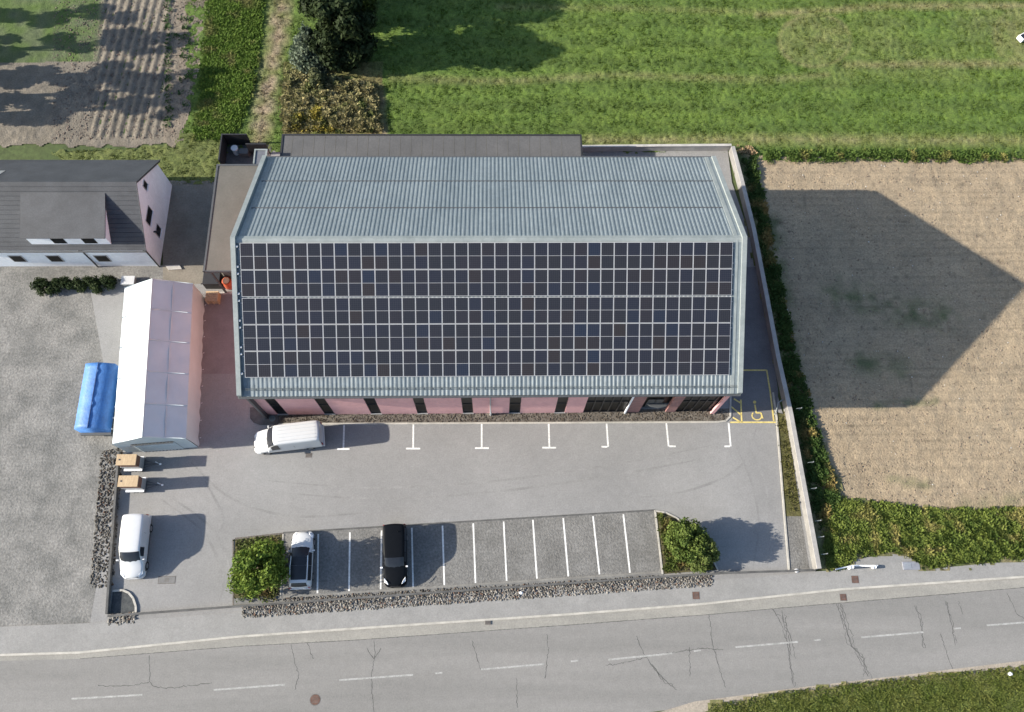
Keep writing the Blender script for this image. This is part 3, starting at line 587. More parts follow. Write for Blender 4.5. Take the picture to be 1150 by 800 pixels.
def tree(name, label, cat, base, h, rc, n, leaf, cA, cB, seed, kind='broad', group=None, low=.25, nclump=26, sy=1.0, lean=(0, 0)):
    t = thing(name, label, cat, (base[0], base[1], 0), group=group); r = random.Random(seed); cl = []; limbs = []
    if kind == 'broad':
        for k in range(nclump):
            u = r.random(); zz = h*(low+(1-low)*u*.92); f = math.sin(PI*min(1, max(0, .12+.83*(zz/h-low)/(1-low))))**.6; a = r.random()*2*PI; q = rc*f*math.sqrt(r.random())*.95
            s = rc*(.2+.2*r.random()); cl.append((lean[0]*u+q*math.cos(a), lean[1]*u+q*sy*math.sin(a), min(zz, h-s*.7), s, s*.85)); limbs.append(cl[-1][:3])
    else:
        for k in range(nclump):
            u = k/nclump; zz = h*(.06+.9*u); rr = rc*(1-u)**.8; m_ = max(2, int(6*(1-u)+2))
            for j in range(m_):
                a = 2*PI*j/m_+k*1.3+r.random()*.5; q = rr*(.5+.35*r.random()); cl.append((q*math.cos(a), q*math.sin(a), zz-q*.15, rr*.38+.12, .28+.1*rr)); 
                if k % 3 == 0: limbs.append(cl[-1][:3])
        cl.append((0, 0, h*.97, .2, .5))
    m_ = MB(); m_.tube([(0, 0, -.1), (lean[0]*.2, lean[1]*.2, h*.35), (lean[0]*.5, lean[1]*.5, h*.8)], [.045*h*.6+.05, .03*h*.5+.04, .03], 8)
    m_.build('trunk', M['bark'], t, True, world=False)
    m_ = MB()
    for q in limbs[:14]:
        s0 = h*(.25+.3*r.random()) if kind == 'broad' else q[2]; s0 = min(s0, max(.2, q[2]-.1)); m_.tube([(0, 0, s0), (q[0]*.5, q[1]*.5, (s0+q[2])/2+.1), q], [.05+.006*h, .04, .015], 6)
    m_.build('limbs', M['bark'], t, True, world=False)
    V, F, C = crown(cl, n, leaf, cA, cB, seed); fastmesh('crown', V, F, M['leaf'], C, t)
    return t
b = G(300, 639); tree('small_tree', 'bright green leafy tree at the left end of the paver bays', 'tree', b, 4.0, 2.25, 9000, .13, (.055, .105, .018), (.18, .235, .045), 61, low=.12, nclump=34)
b = G(766, 611); tree('shrub', 'rounded dark green shrub in the middle of the curved bed', 'shrub', b, 3.2, 1.6, 9000, .11, (.045, .08, .018), (.14, .18, .045), 62, low=.03, nclump=60)
b = G(785, 624); tree('shrub', 'paler green shrub at the roadside corner of the curved bed', 'shrub', b, 2.7, 1.3, 6500, .11, (.055, .085, .022), (.15, .18, .055), 63, low=.03, nclump=50)
b = G(392, 62); tree('dark_tree', 'dark green tree casting a long shadow over the meadow', 'tree', b, 8.8, 3.0, 17000, .24, (.01, .018, .008), (.035, .052, .02), 64, low=.06, nclump=70)
b = G(352, 66); tree('spruce', 'silvery blue-green spruce left of the dark tree', 'tree', b, 4.8, 2.2, 8000, .17, (.055, .085, .055), (.15, .18, .13), 65, kind='conifer', nclump=13)
b = G(392, 12); tree('tall_tree', 'tall green tree at the upper edge behind the dark tree', 'tree', b, 9.4, 3.2, 15000, .24, (.02, .035, .01), (.06, .085, .02), 66, low=.06, nclump=70)
b = G(362, 94); tree('bush', 'low grey-green bush between the spruce and the dry stalks', 'bush', b, 1.6, 1.3, 2600, .14, (.05, .065, .03), (.13, .14, .07), 67, low=.1, nclump=10)
for i, (x, y, h) in enumerate([(-75, 60, 11), (-60, 95, 12.5), (-70, 132, 12), (-85, 25, 10), (-50, 112, 12)]):
    b = G(x, y); tree('field_tree', ['slim tree beyond the upper left corner of the field', 'largest of the trees west of the furrowed field', 'tree nearest the house west of the furrowed field', 'smallest tree at the far end of the western row', 'tree standing forward of the western row'][i], 'tree', b, h, 1.9, 3500, .25, (.03, .05, .012), (.07, .09, .02), 70+i, low=.15, nclump=22, group='trees west of the field')
# ------------------------------------------------------------------ MAIN BUILDING
X0, X1, YS, YR, YN, HS, HR, HN = -19.80, 19.37, 18.79, 29.57, 40.35, 7.33, 12.70, 7.33
WX0, WX1, WY0, WY1 = X0+.2, X1-.2, 19.42, YN-.5
WHS = HS+(WY0-YS)*(HR-HS)/(YR-YS)-.12
bld = thing('industrial_building', 'long pink industrial building with a blue-grey corrugated gable roof covered in solar panels', 'building', (0, 29.5, 0))
def BX(px_, py_=464): return G(px_, py_)[0]
# openings in the front wall
wins = [(BX(a), BX(b_)) for a, b_ in [(312.5, 324), (365, 376.5), (417, 429), (469, 480.5), (520, 531.7), (571.5, 584), (622.5, 634)]]
glz = [(BX(654.5), BX(701)), (BX(757.5), BX(802))]; ent = (BX(717), BX(747))
allop = sorted(wins+glz+[ent]); segs = []; x = WX0
for a, b_ in allop: segs.append((x, a)); x = b_
segs.append((x, WX1))
m_ = MB(); TOP = WHS-.25
for a, b_ in segs:
    if b_-a > .02: m_.box(a, b_, WY0, WY0+.3, -.05, TOP, 1 if (abs(b_-ent[0]) < .01 or abs(a-ent[1]) < .01) else 0)
m_.box(WX0, WX1, WY0-.002, WY0+.3, TOP, WHS)
m_.add([(WX0, WY0+.3, -.05), (WX0, WY1, -.05), (WX0, WY1, WHS), (WX0, (WY0+WY1)/2, HR-.15), (WX0, WY0+.3, WHS)], [(0, 4, 3, 2, 1)])
m_.add([(WX1, WY0+.3, -.05), (WX1, WY1, -.05), (WX1, WY1, WHS), (WX1, (WY0+WY1)/2, HR-.15), (WX1, WY0+.3, WHS)], [(0, 1, 2, 3, 4)])
m_.box(WX0, WX1, WY1-.3, WY1, -.05, WHS-.01)
m_.build('wall', [M['pink'], surf('shaded_pink_panels', (.2, .105, .1), (.27, .14, .13), .8, (.85, 1.1), 5, .9)], bld)  # second material: wall pink browned and darkened for shade beside the entrance
wf_ = m_; wo_ = bld.children[-1]; wo_.data.materials.append(surf('bounce_tuned_pink', (.44, .21, .185), (.5, .25, .22), .5, (.93, 1.06), 5, .9))  # west wall pink subdued to limit light bounced onto marquee and house
for p_ in wo_.data.polygons:
    if p_.normal.x < -.9 and p_.area > 40: p_.material_index = 2
m_ = MB(); m_.box(glz[0][1]-.02, glz[0][1]+.1, WY0-.12, WY0-.004, 0, TOP); m_.build('white_edge_post', M['white'], bld)
for a, b_ in wins:
    f_ = MB(); fw = .07
    f_.box(a, a+fw, WY0+.04, WY0+.12, .12, TOP); f_.box(b_-fw, b_, WY0+.04, WY0+.12, .12, TOP)
    for z in (.12, 2.6, 5.0, TOP-fw): f_.box(a+fw, b_-fw, WY0+.05, WY0+.11, z, z+fw)
    fo = f_.build('window', M['black'], bld)
    g_ = MB(); g_.box(a+fw*.5, b_-fw*.5, WY0+.10, WY0+.125, .13, TOP-.01); g_.build('pane', M['glassdark'], fo)
    s_ = MB(); s_.box(a-.03, b_+.03, WY0-.06, WY0+.04, .04, .118); s_.build('sill', M['silver'], fo)
for a, b_ in glz:
    f_ = MB(); n_ = 5
    for i in range(n_+1):
        x = a+(b_-a)*i/n_; f_.box(max(a, x-.04), min(b_, x+.04), WY0+.04, WY0+.12, .05, TOP)
    for z in (.05, 3.0, TOP-.08): f_.box(a, b_, WY0+.05, WY0+.115, z, z+.08)
    fo = f_.build('shopfront_glazing', M['black'], bld); g_ = MB(); g_.box(a+.02, b_-.02, WY0+.118, WY0+.14, .06, TOP-.01); g_.build('pane', M['glassdark'], fo)
a, b_ = ent
m_ = MB(); m_.box(a, b_, WY0+.5, WY0+.56, 0, TOP); m_.build('entrance_recess', M['glassdark'], bld)
d_ = MB(); d_.box(a+.5, (a+b_)/2-.02, WY0+.42, WY0+.48, .05, 2.4); d_.box((a+b_)/2+.02, b_-.5, WY0+.42, WY0+.48, .05, 2.4); do = d_.build('entrance_door', M['darkgrey'], bld)
h_ = MB(); h_.tube([((a+b_)/2-.12, WY0+.38, .9), ((a+b_)/2-.12, WY0+.38, 1.5)], .02); h_.build('handle', M['silver'], do)
m_ = MB(); m_.prism([(a+.2, WY0), (b_-.2, WY0), (b_-.5, WY0-.3), ((a+b_)/2, WY0-.45), (a+.5, WY0-.3)], 2.75, 2.85); m_.build('entrance_canopy', M['darkgrey'], bld, bevel=.02)
m_ = MB(); m_.box(WX1-.42, WX1-.1, WY0-.2, WY0-.004, 0, HS-.05); m_.build('corner_fin', M['pink'], bld)
m_ = MB(); m_.box(WX0+.02, WX0+.2, WY0-.4, WY0-.004, 0, HS-.1); m_.build('corner_fin', M['darkgrey'], bld)
# roof sheets with real corrugation
SLP = (HR-HS)/(YR-YS); PIT = math.atan(SLP)
def corr(xa, xb, pitch, ya, yb, depth, name, ov=0):
    depth = .03
    xs = []; zs = []; x = xa; k = 0
    prof = [(0, 0), (.42, 0), (.52, 1), (.9, 1), (1.0, 0)]
    n = int((xb-xa)/pitch)
    for i in range(n):
        for u, v in prof[:-1]: xs.append(xa+(i+u)*pitch); zs.append(v*depth)
    xs.append(xb); zs.append(0)
    m = MB(); k = len(xs); seg = 3 if ya > yb or yb > YR else 2
    def zz(y): return HR-abs(y-YR)*SLP
    # laps: each course sits 15 mm over the next lower one
    cuts = [YR, YR+(yb-YR)*.35, YR+(yb-YR)*.68, yb] if name == 'north' else [YR, yb]
    for c in range(len(cuts)-1):
        y0, y1 = cuts[c], cuts[c+1]; off = .03*(len(cuts)-1-c)*0+ (.0)
        y1e = y1+(.0)
        vs = [(x_, y0, zz(y0)+z_+(.0 if c == 0 else -.0)) for x_, z_ in zip(xs, zs)]+[(x_, y1e, zz(y1e)+z_+.0) for x_, z_ in zip(xs, zs)]
        fs = [(i, i+1, k+i+1, k+i) if y1 < y0 else (i+1, i, k+i, k+i+1) for i in range(k-1)]
        m.add(vs, fs, 0)
        if c < len(cuts)-2:
            m.box(xa+.35, xb-.05, y1-.05, y1+.05, zz(y1)+.005, zz(y1)+.05, 1)
    # underside
    m.add([(xa, YR, HR-.12), (xb, YR, HR-.12), (xb, yb, zz(yb)-.12), (xa, yb, zz(yb)-.12)], [(0, 1, 2, 3)], 0)
    m.build('roof_sheet', [M['roofmetal'], M['darkgrey']], bld)
corr(X0+.3, X1-.9, .333, YR, YS, .05, 'south'); corr(X0+.3, X1-.9, .333, YR, YN, .05, 'north')
def slab_on(xa, xb, y0, y1, lo, hi, name, mat):
    m = MB(); z = lambda y: HR-abs(y-YR)*SLP
    m.add([(xa, y0, z(y0)+lo), (xb, y0, z(y0)+lo), (xb, y1, z(y1)+lo), (xa, y1, z(y1)+lo), (xa, y0, z(y0)+hi), (xb, y0, z(y0)+hi), (xb, y1, z(y1)+hi), (xa, y1, z(y1)+hi)],
          [(3, 2, 1, 0), (4, 5, 6, 7), (0, 1, 5, 4), (1, 2, 6, 5), (2, 3, 7, 6), (3, 0, 4, 7)]); return m.build(name, mat, bld)
for y0, y1 in ((YS, YR), (YR, YN)):
    slab_on(X0, X0+.36, y0, y1, -.35, .30, 'verge_parapet', M['trimmetal'])
    slab_on(X1-.36, X1, y0, y1, -.35, .26, 'verge_parapet', M['trimmetal'])
    slab_on(X1-.93, X1-.62, y0, y1, -.1, .085, 'verge_flashing', M['trimmetal'])
    slab_on(X1-.62, X1-.36, y0, y1, -.1, .06, 'verge_flashing', M['roofmetal'])
m_ = MB(); m_.add([(X0+.36, YR-.28, HR-.28*SLP+.07), (X1-.36, YR-.28, HR-.28*SLP+.07), (X1-.36, YR, HR+.09), (X0+.36, YR, HR+.09), (X0+.36, YR+.32, HR-.32*SLP+.07), (X1-.36, YR+.32, HR-.32*SLP+.07)], [(0, 1, 2, 3), (3, 2, 5, 4)])
m_.build('ridge_cap', M['trimmetal'], bld)
for y, s in ((YS, -1), (YN, 1)):
    m_ = MB(); m_.box(X0+.05, X1-.05, min(y, y+s*.16), max(y, y+s*.16), HS-.17, HS-.03); m_.build('gutter', M['darkgrey'], bld, bevel=.03)
m_ = MB(); z = lambda y: HR-abs(y-YR)*SLP
m_.box(X0+.4, X1-.4, YS+.4, YS+.44, z(YS+.42)+.12, z(YS+.42)+.17); m_.box(X0+.4, X1-.4, YS+.5, YS+.53, z(YS+.5)+.14, z(YS+.5)+.18)
for i in range(56): x = X0+.7+i*.68; m_.box(x, x+.04, YS+.38, YS+.56, z(YS+.4)+.03, z(YS+.4)+.12)
m_.build('snow_guard', plain('grey_blue_guard', (.1, .12, .13), .5), bld)
x = BX(551)
m_ = MB(); m_.tube([(x, YS-.05, HS-.15), (x, WY0-.12, HS-.8), (x, WY0-.12, .25)], .055, 10); m_.build('downpipe', M['silver'], bld, True)
m_ = MB(); m_.tube([(x, WY0-.12, 0), (x, WY0-.12, .45)], .09, 12); m_.build('downpipe_foot', M['whitepaint'], bld, True)
# solar panels
QC, QR, QO = 1.0118, 2.0409, .2846; Q0 = .6695
PW, PH = QC-.018, QR-.03
def panel_geo(cx=0, cy=0, mb=None):
    m = mb or MB(); w2, h2 = PW/2, PH/2; fr = .03
    def F(v): return [(cx+a, cy+b, c) for a, b, c in v]
    b0 = len(m.f)
    m.add(F([(-w2, -h2, -.02), (w2, -h2, -.02), (w2, h2, -.02), (-w2, h2, -.02), (-w2, -h2, .015), (w2, -h2, .015), (w2, h2, .015), (-w2, h2, .015)]),
          [(4, 5, 6, 7), (0, 1, 5, 4), (1, 2, 6, 5), (2, 3, 7, 6), (3, 0, 4, 7)], 0)
    uv = [(0, 0)]*20
    for y0, y1 in ((-h2+fr, -.011), (.011, h2-fr)):
        m.add(F([(-w2+fr, y0, .0185), (w2-fr, y0, .0185), (w2-fr, y1, .0185), (-w2+fr, y1, .0185)]), [(0, 1, 2, 3)], 1); uv += [(0, 0), (1, 0), (1, 1), (0, 1)]
    return m, uv
# roof-plane to world: u along x, v down the south slope from the ridge
def roofpt(u, v, n=0): return Vector((X0+u, YR-v*math.cos(PIT)-n*math.sin(PIT)*1, HR-v*math.sin(PIT)+n*math.cos(PIT)))
cells_ = []
for r_i in range(5):
    for c_i in range(37):
        u = Q0+(c_i+.5)*QC; v = QO+(r_i+.5)*QR+(.05 if r_i > 1 else -.02); P_ = roofpt(u, v, .16); cells_.append(((P_-Vector((0, 0, CH))).length, c_i, r_i, P_))
cells_.sort(key=lambda t: t[0])
m, uv = panel_geo(); first = None; Rm = Matrix.Rotation(PIT, 4, 'X')
for d, c_i, r_i, P_ in cells_[:100]:
    if first is None:
        first = m.build('solar_panel', [M['pframe'], M['cells']], bld, uv=uv, world=False); o = first
    else:
        o = first.copy(); col.objects.link(o); o.parent = bld
    o.rotation_euler = (PIT, 0, 0); o.location = P_-Vector(bld.location)
m = MB(); UV = []
for d, c_i, r_i, P_ in cells_[100:]:
    u = (c_i+.5)*QC; v = (r_i+.5)*QR+(.05 if r_i > 1 else -.02); _, q = panel_geo(u, -v, m); UV += q
o = m.build('solar_panel', [M['pframe'], M['cells']], bld, uv=UV, world=False); o['kind'] = 'stuff'; o.rotation_euler = (PIT, 0, 0)
o.location = roofpt(Q0, QO, .16)-Vector(bld.location)
m_ = MB()   # mounting rails under the panels
for r_i in range(5):
    for t in (.22, .78):
        a = roofpt(Q0-.12, QO+(r_i+t)*QR, .1); b_ = roofpt(Q0+37*QC+.12, QO+(r_i+t)*QR, .1)
        m_.add([tuple(a+Vector((0, dy, dz))) for dy, dz in ((-.03, -.05), (.03, -.05), (.03, .03), (-.03, .03))]+[tuple(b_+Vector((0, dy, dz))) for dy, dz in ((-.03, -.05), (.03, -.05), (.03, .03), (-.03, .03))],
               [(0, 1, 5, 4), (1, 2, 6, 5), (2, 3, 7, 6), (3, 0, 4, 7), (0, 3, 2, 1), (4, 5, 6, 7)])
m_.build('mounting_rails', M['silver'], bld)
for r_i in range(5):
    for t in (.13, .87):
        P_ = roofpt(Q0-.2, QO+(r_i+t)*QR, .17); m_ = MB(); m_.box(P_.x-.09, P_.x+.05, P_.y-.08, P_.y+.08, P_.z-.05, P_.z+.05); m_.build('end_clamp', M['whitepaint'], bld)
# ------------------------------------------------------------------ annexes
def flat_annex(name, label, x0, x1, y0, y1, h, roofm, wallm, skip=None):
    t = thing(name, label, 'annex', ((x0+x1)/2, (y0+y1)/2, 0)); m = MB(); m.box(x0+.25, x1-.02, y0+.3, y1-.25, -.05, h-.2); m.build('wall', wallm, t)
    m = MB(); m.box(x0, x1, y0, y1, h-.18, h); m.build('roof', roofm, t)
    m = MB(); e = .14
    m.box(x0-.02, x0+e, y0-.02, y1+.02, h-.22, h+.05); m.box(x0+e, x1, y1-e, y1+.02, h-.22, h+.05)
    if skip != 'S': m.box(x0+e, x1, y0-.02, y0+e*.6, h-.22, h+.05)
    if skip == 'S': m.box(x1-e, x1+.02, y0, y1-e, h-.22, h+.05)
    m.build('roof_edge', M['black'], t)
    m = MB()
    step = 1.0; n = int((x1-x0)/step) if (x1-x0) > (y1-y0) else int((y1-y0)/step)
    for i in range(1, n):
        if (x1-x0) > (y1-y0): m.box(x0+i*step-.02, x0+i*step+.02, y0+.15, y1-.16, h, h+.008)
        else: m.box(x0+.16, x1-.1, y0+i*step-.02, y0+i*step+.02, h, h+.008)
    m.build('felt_seams', M['felt'] if roofm is M['feltbrown'] else M['feltbrown'], t)
    return t
a = G(317, 150.5, 3.2); b_ = G(653, 152, 3.2)
flat_annex('rear_annex', 'low flat annex with dark grey felt roof behind the building', a[0], b_[0], WY1+.02, (a[1]+b_[1])/2, 3.2, M['felt'], M['pink'], 'S')
HA = 5.0
a = G(243, 185, HA); b_ = G(229, 305, HA)
ax_ = (a[0]+b_[0])/2
t = thing('side_annex', 'flat annex with brown-grey felt roof on the west side of the building', 'annex', (ax_+2.3, (a[1]+b_[1])/2, 0))
x1 = WX0-.02; y0, y1 = b_[1], a[1]
m = MB(); m.box(ax_, x1, y0, y1, HA-.18, HA); m.build('roof', M['feltbrown'], t)
m = MB(); m.box(ax_-.02, ax_+.14, y0, y1+.02, HA-.24, HA+.05); m.box(ax_+.14, x1, y1-.14, y1+.02, HA-.24, HA+.05); m.box(ax_+.14, x1, y0-.02, y0+.08, HA-.24, HA+.03); m.build('roof_edge', M['darkgrey'], t)
m = MB(); m.box(ax_+.3, x1, y0+1.6, y1-.3, -.05, HA-.2); m.build('wall', M['darkconc'], t)
for x in (ax_+.35, x1-.6): m = MB(); m.box(x, x+.14, y0+.15, y0+.29, 0, HA-.2); m.build('post', M['darkgrey'], t)
# dark enclosure + framed hatch at the back left corner
a = G(254, 186); b_ = G(296, 160)
t = thing('storage_pen', 'open dark-walled storage pen at the back left corner of the building', 'storage pen', (a[0], a[1], 0))
m = MB(); x0, y0, x1, y1 = a[0]-.2, a[1]-.5, b_[0]+.8, b_[1]-.2
m.box(x0, x0+.12, y0, y1, 0, 1.7); m.box(x0+.12, x0+2.4, y1-.12, y1, 0, 1.7); m.box(x0+2.4, x1, y1-1.2, y1-1.08, 0, 1.7); m.build('fence_wall', M['black'], t)
m = MB(); m.box(x0+.12, x1, y0, y1-.13, .012, .03); m.build('floor', M['darkconc'], t)
c = G(266, 172); o = MB(); o.disc(c, .3, .03, .8, 14); o.disc(c, .33, .8, .86, 14); tag(o.build('white_drum', M['whitepaint'], smooth=False), 'white plastic drum standing in the dark storage pen', 'drum')
c = G(276, 174); o = MB(); o.prism([(c[0]-.5, c[1]-.3), (c[0]+.4, c[1]-.35), (c[0]+.5, c[1]+.3), (c[0]-.4, c[1]+.3)], .03, .7); tag(o.build('grey_crate', M['darkgrey'], bevel=.03), 'dark grey crate beside the white drum in the storage pen', 'crate')
c0 = G(284, 184, 4.0); c1 = G(300.5, 167.5, 4.0)
t = thing('roof_hatch', 'glass canopy with pale metal frame at the back left roof corner', 'canopy', (c0[0], c0[1], 0))
m = MB(); m.box(c0[0]+.1, c1[0]-.1, c0[1], c1[1]-.1, 3.9, 3.95); m.build('pane', plain('dusty_glass', (.12, .125, .14), .2), t)
m = MB(); m.box(c0[0], c0[0]+.13, c0[1], c1[1], 3.86, 4.02); m.box(c1[0]-.16, c1[0], c0[1], c1[1], 3.86, 4.02); m.box(c0[0]+.13, c1[0]-.16, c1[1]-.14, c1[1], 3.86, 4.02); m.build('frame', M['trimmetal'], t)
for x in (c0[0]+.03, c1[0]-.11): m = MB(); m.box(x, x+.08, c1[1]-.12, c1[1]-.04, 0, 3.86); m.build('post', M['trimmetal'], t)
# ------------------------------------------------------------------ HOUSE
HX, HY0, HY1, HE, HAp = -30.5, 33.6, 42.1, 3.9, 7.3; HYm = (HY0+HY1)/2; HXW = -47.5
t = thing('white_house', 'white gabled house with dark tiled roof and small dormer left of the long building', 'house', (HX, HYm, 0)); hs = t
m = MB(); m.add([(HX, HY0, 0), (HX, HY1, 0), (HX, HY1, HE), (HX, HYm, HAp), (HX, HY0, HE), (HXW, HY0, 0), (HXW, HY1, 0), (HXW, HY1, HE), (HXW, HYm, HAp), (HXW, HY0, HE)],
                [(0, 1, 2, 3, 4), (9, 8, 7, 6, 5), (0, 4, 9, 5), (1, 6, 7, 2)]); m.build('wall', M['white'], t)
sl_ = (HAp-HE)/(HYm-HY0); ov = .35
for s, ye in ((-1, HY0-ov), (1, HY1+ov)):
    ze = HE-ov*sl_; m = MB(); v = [(HX+.22, HYm, HAp+.12), (HX+.22, ye, ze+.12), (HXW-.2, ye, ze+.12), (HXW-.2, HYm, HAp+.12)]
    if s > 0: v = v[::-1]
    m.poly3(v[::-1], th=.18); ro = m.build('roof', M['tile'], t)
    if s < 0:   # tile courses
        m = MB()
        for i in range(1, 15):
            y = HYm+(ye-HYm)*i/15; z_ = HAp+.125+(ze-HAp)*i/15; m.box(HXW, HX+.2, y-.02, y+.02, z_-.01, z_+.02)
        m.build('tile_courses', M['tile'], ro)
m = MB()
m.tube([(HX+.25, HYm, HAp+.13), (HX+.25, HY0-ov, HE-ov*sl_+.13)], .05, 6); m.tube([(HX+.25, HYm, HAp+.13), (HX+.25, HY1+ov, HE-ov*sl_+.13)], .05, 6); m.build('verge_trim', M['darkgrey'], t)
m = MB(); m.tube([(HX+.2, HY0-ov-.05, HE-ov*sl_), (HXW, HY0-ov-.05, HE-ov*sl_)], .08, 8); m.build('gutter', M['darkgrey'], t)
for x in (HX-.05, HX-5.6): m = MB(); m.tube([(x, HY0-ov, HE-ov*sl_), (x, HY0-.08, HE-.6), (x, HY0-.08, 0)], .06, 8); m.build('drainpipe', M['black'], t)
def gwin(y0, y1, z0, z1, half=True):
    m = MB(); m.box(HX+.002, HX+.05, y0, y1, z0, z1); fo = m.build('window', M['silver'], t)
    m = MB(); m.box(HX+.052, HX+.06, y0+.07, y1-.07, z0+.07, z1-.07); m.build('pane', M['glassdark'], fo)
    m = MB(); m.box(HX+.002, HX+.14, y0-.05, y1+.05, z0-.06, z0-.002); m.build('sill', M['white'], fo)
gwin(38.5, 39.2, 4.9, 5.7); gwin(35.9, 37.5, 3.2, 4.2); gwin(35.9, 36.9, 1.0, 2.0)
m = MB(); m.box(HX+.003, HX+.5, 35.8, 35.95, 2.3, 2.36); m.build('wall_lamp', M['black'], t)
for x in (-35.0, -39.2, -42.5):
    m = MB(); m.box(x-.6, x+.6, HY0-.05, HY0-.002, 1.0, 2.2); fo = m.build('window', M['silver'], t); m = MB(); m.box(x-.52, x+.52, HY0-.06, HY0-.052, 1.08, 2.12); m.build('pane', M['glassdark'], fo)
# dormer with its own small gable
dx1 = G(115, 276, 5.5)[0]; dx0 = dx1-6.8; dyf = HY0+.1; zf = HE+.1*sl_; dz = 5.6; zt = 6.75; yt = HY0+(zt-HE)/sl_
m = MB(); m.add([(dx0, dyf, zf), (dx1, dyf, zf), (dx1, dyf, dz), (dx0, dyf, dz), (dx1, yt, zt), (dx0, yt, zt)], [(0, 1, 2, 3), (1, 4, 2), (0, 3, 5)]); dm = m.build('dormer', M['white'], t)
m = MB(); m.poly3([(dx0-.15, dyf-.25, dz), (dx1+.15, dyf-.25, dz), (dx1+.15, yt+.1, zt+.15), (dx0-.15, yt+.1, zt+.15)], th=.12); m.build('dormer_roof', M['tile'], dm)
for x in (dx1-1.6, dx1-4.2): m = MB(); m.box(x-.55, x+.55, dyf-.03, dyf-.004, zf+.3, dz-.25); m.build('window', M['glassdark'], dm)
yk = HYm+1.8; zk = HAp-1.8*sl_+.13; m = MB(); m.add([(-43.5, yk-.45, zk+.45*sl_+.02), (-42.6, yk-.45, zk+.45*sl_+.02), (-42.6, yk+.45, zk-.45*sl_+.02), (-43.5, yk+.45, zk-.45*sl_+.02)], [(0, 1, 2, 3)]); m.build('skylight', M['silver'], t)
m = MB(); m.box(-45.6, -45.0, HYm-.7, HYm-.1, HAp-.6, HAp+.8); m.box(-45.65, -44.95, HYm-.75, HYm-.05, HAp+.8, HAp+.88); m.build('chimney', M['white'], t)
# hedge row below the house
hedge_l = ['clipped dark hedge block nearest the marquee', 'second clipped hedge block from the marquee', 'third clipped hedge block from the marquee', 'fourth clipped hedge block, near the house drainpipe', 'fifth clipped hedge block, left of the drainpipe', 'westernmost clipped hedge block in view']
for i in range(6):
    c = G(124-i*15, 322+i*.5); tg = thing('hedge_shrub', hedge_l[i], 'hedge', (c[0], c[1], 0), group='hedge blocks below the house')
    m = MB(); m.tube([(0, 0, 0), (0, 0, .7)], [.06, .03], 6); m.build('trunk', M['bark'], tg, world=False)
    r_ = random.Random(i); cl = [(r_.uniform(-.45, .45), r_.uniform(-.5, .5), r_.uniform(.3, .8), .4, .35) for _ in range(8)]
    V, F, C = crown(cl, 1500, .09, (.02, .035, .015), (.045, .065, .025), 90+i); fastmesh('crown', V, F, M['leaf'], C, tg)
c = G(146, 317); t = thing('garden_box', 'pale square garden box behind the marquee', 'box', (c[0], c[1], 0)); m = MB(); m.box(c[0]-.55, c[0]+.55, c[1]-.4, c[1]+.35, 0, .45); m.build('body', M['concrete'], t, bevel=.03); m = MB(); m.box(c[0]-.6, c[0]+.6, c[1]-.45, c[1]+.4, .452, .5); m.build('lid', M['whitepaint'], t, bevel=.02)
c = G(196, 301); t = thing('paved_step', 'pale stone step at the corner of the white house', 'step', (c[0], c[1], 0)); m = MB(); m.prism([G(186, 299), G(202, 298), (G(205, 303)), G(190, 304)], 0, .14); m.build('slab', M['concrete'], t, bevel=.02)
# ------------------------------------------------------------------ MARQUEE
ze = 2.9; zr = 4.3
EN = G(216.7, 319, ze); ES = G(209, 492.5, ze); WN = G(140, 323.7, ze); WS = G(126.3, 499, ze); RN_ = G(174, 316.5, zr); RS_ = G(160.5, 492, zr)
EN, ES, WN, WS = map(np.array, (EN, ES, WN, WS)); RNp = (EN+WN)/2; RSp = (ES+WS)/2
t = thing('marquee', 'large white marquee tent with pitched roof beside the long building', 'marquee', (float(RSp[0]), float(RSp[1]), 0))
def L3(a, z): return (float(a[0]), float(a[1]), z)
def sag_slope(A0, A1, B0, B1, za, zb, n=40, k=10, bays=5):
    vs = []; fs = []
    for i in range(n+1):
        u = i/n
        for j in range(k+1):
            v = j/k; a = A0+(A1-A0)*u; b = B0+(B1-B0)*u; p = a+(b-a)*v
            sag = -.12*math.sin(PI*v)*abs(math.sin(PI*u*bays))+.012*math.sin(u*61+v*9)
            vs.append((p[0], p[1], za+(zb-za)*v+sag))
    for i in range(n):
        for j in range(k): q = i*(k+1)+j; fs.append((q, q+1, q+k+2, q+k+1))
    return vs, fs
m = MB(); v, f = sag_slope(RSp, RNp, ES, EN, zr, ze); m.add(v, f); m.build('roof_panel', M['pvc'], t, True)
m = MB(); v, f = sag_slope(WS, WN, RSp, RNp, ze, zr); m.add(v, f); m.build('roof_panel', M['pvc'], t, True)
d = (EN-ES)/np.linalg.norm(EN-ES)
m = MB(); v = []; f = []
n = 60
for i in range(n+1):
    a = ES+(EN-ES)*i/n; bul = .03*math.sin(i*1.3)+.03*math.sin(i*.7+1); v += [L3(a, ze), L3(a+np.array([.06+bul*.5, 0]), 1.4), L3(a+np.array([.03+bul, 0]), .02)]
for i in range(n): q = i*3; f += [(q, q+1, q+4, q+3), (q+1, q+2, q+5, q+4)]
m.add(v, f); m.build('side_wall', M['pvc'], t, True)
m = MB(); m.add([L3(WS, 0), L3(WN, 0), L3(WN, ze), L3(WS, ze)], [(0, 3, 2, 1)]); m.build('side_wall', M['pvc'], t)
dn = d*.03
m = MB(); P0, P1, P2 = WS-dn, ES-dn, RSp-dn
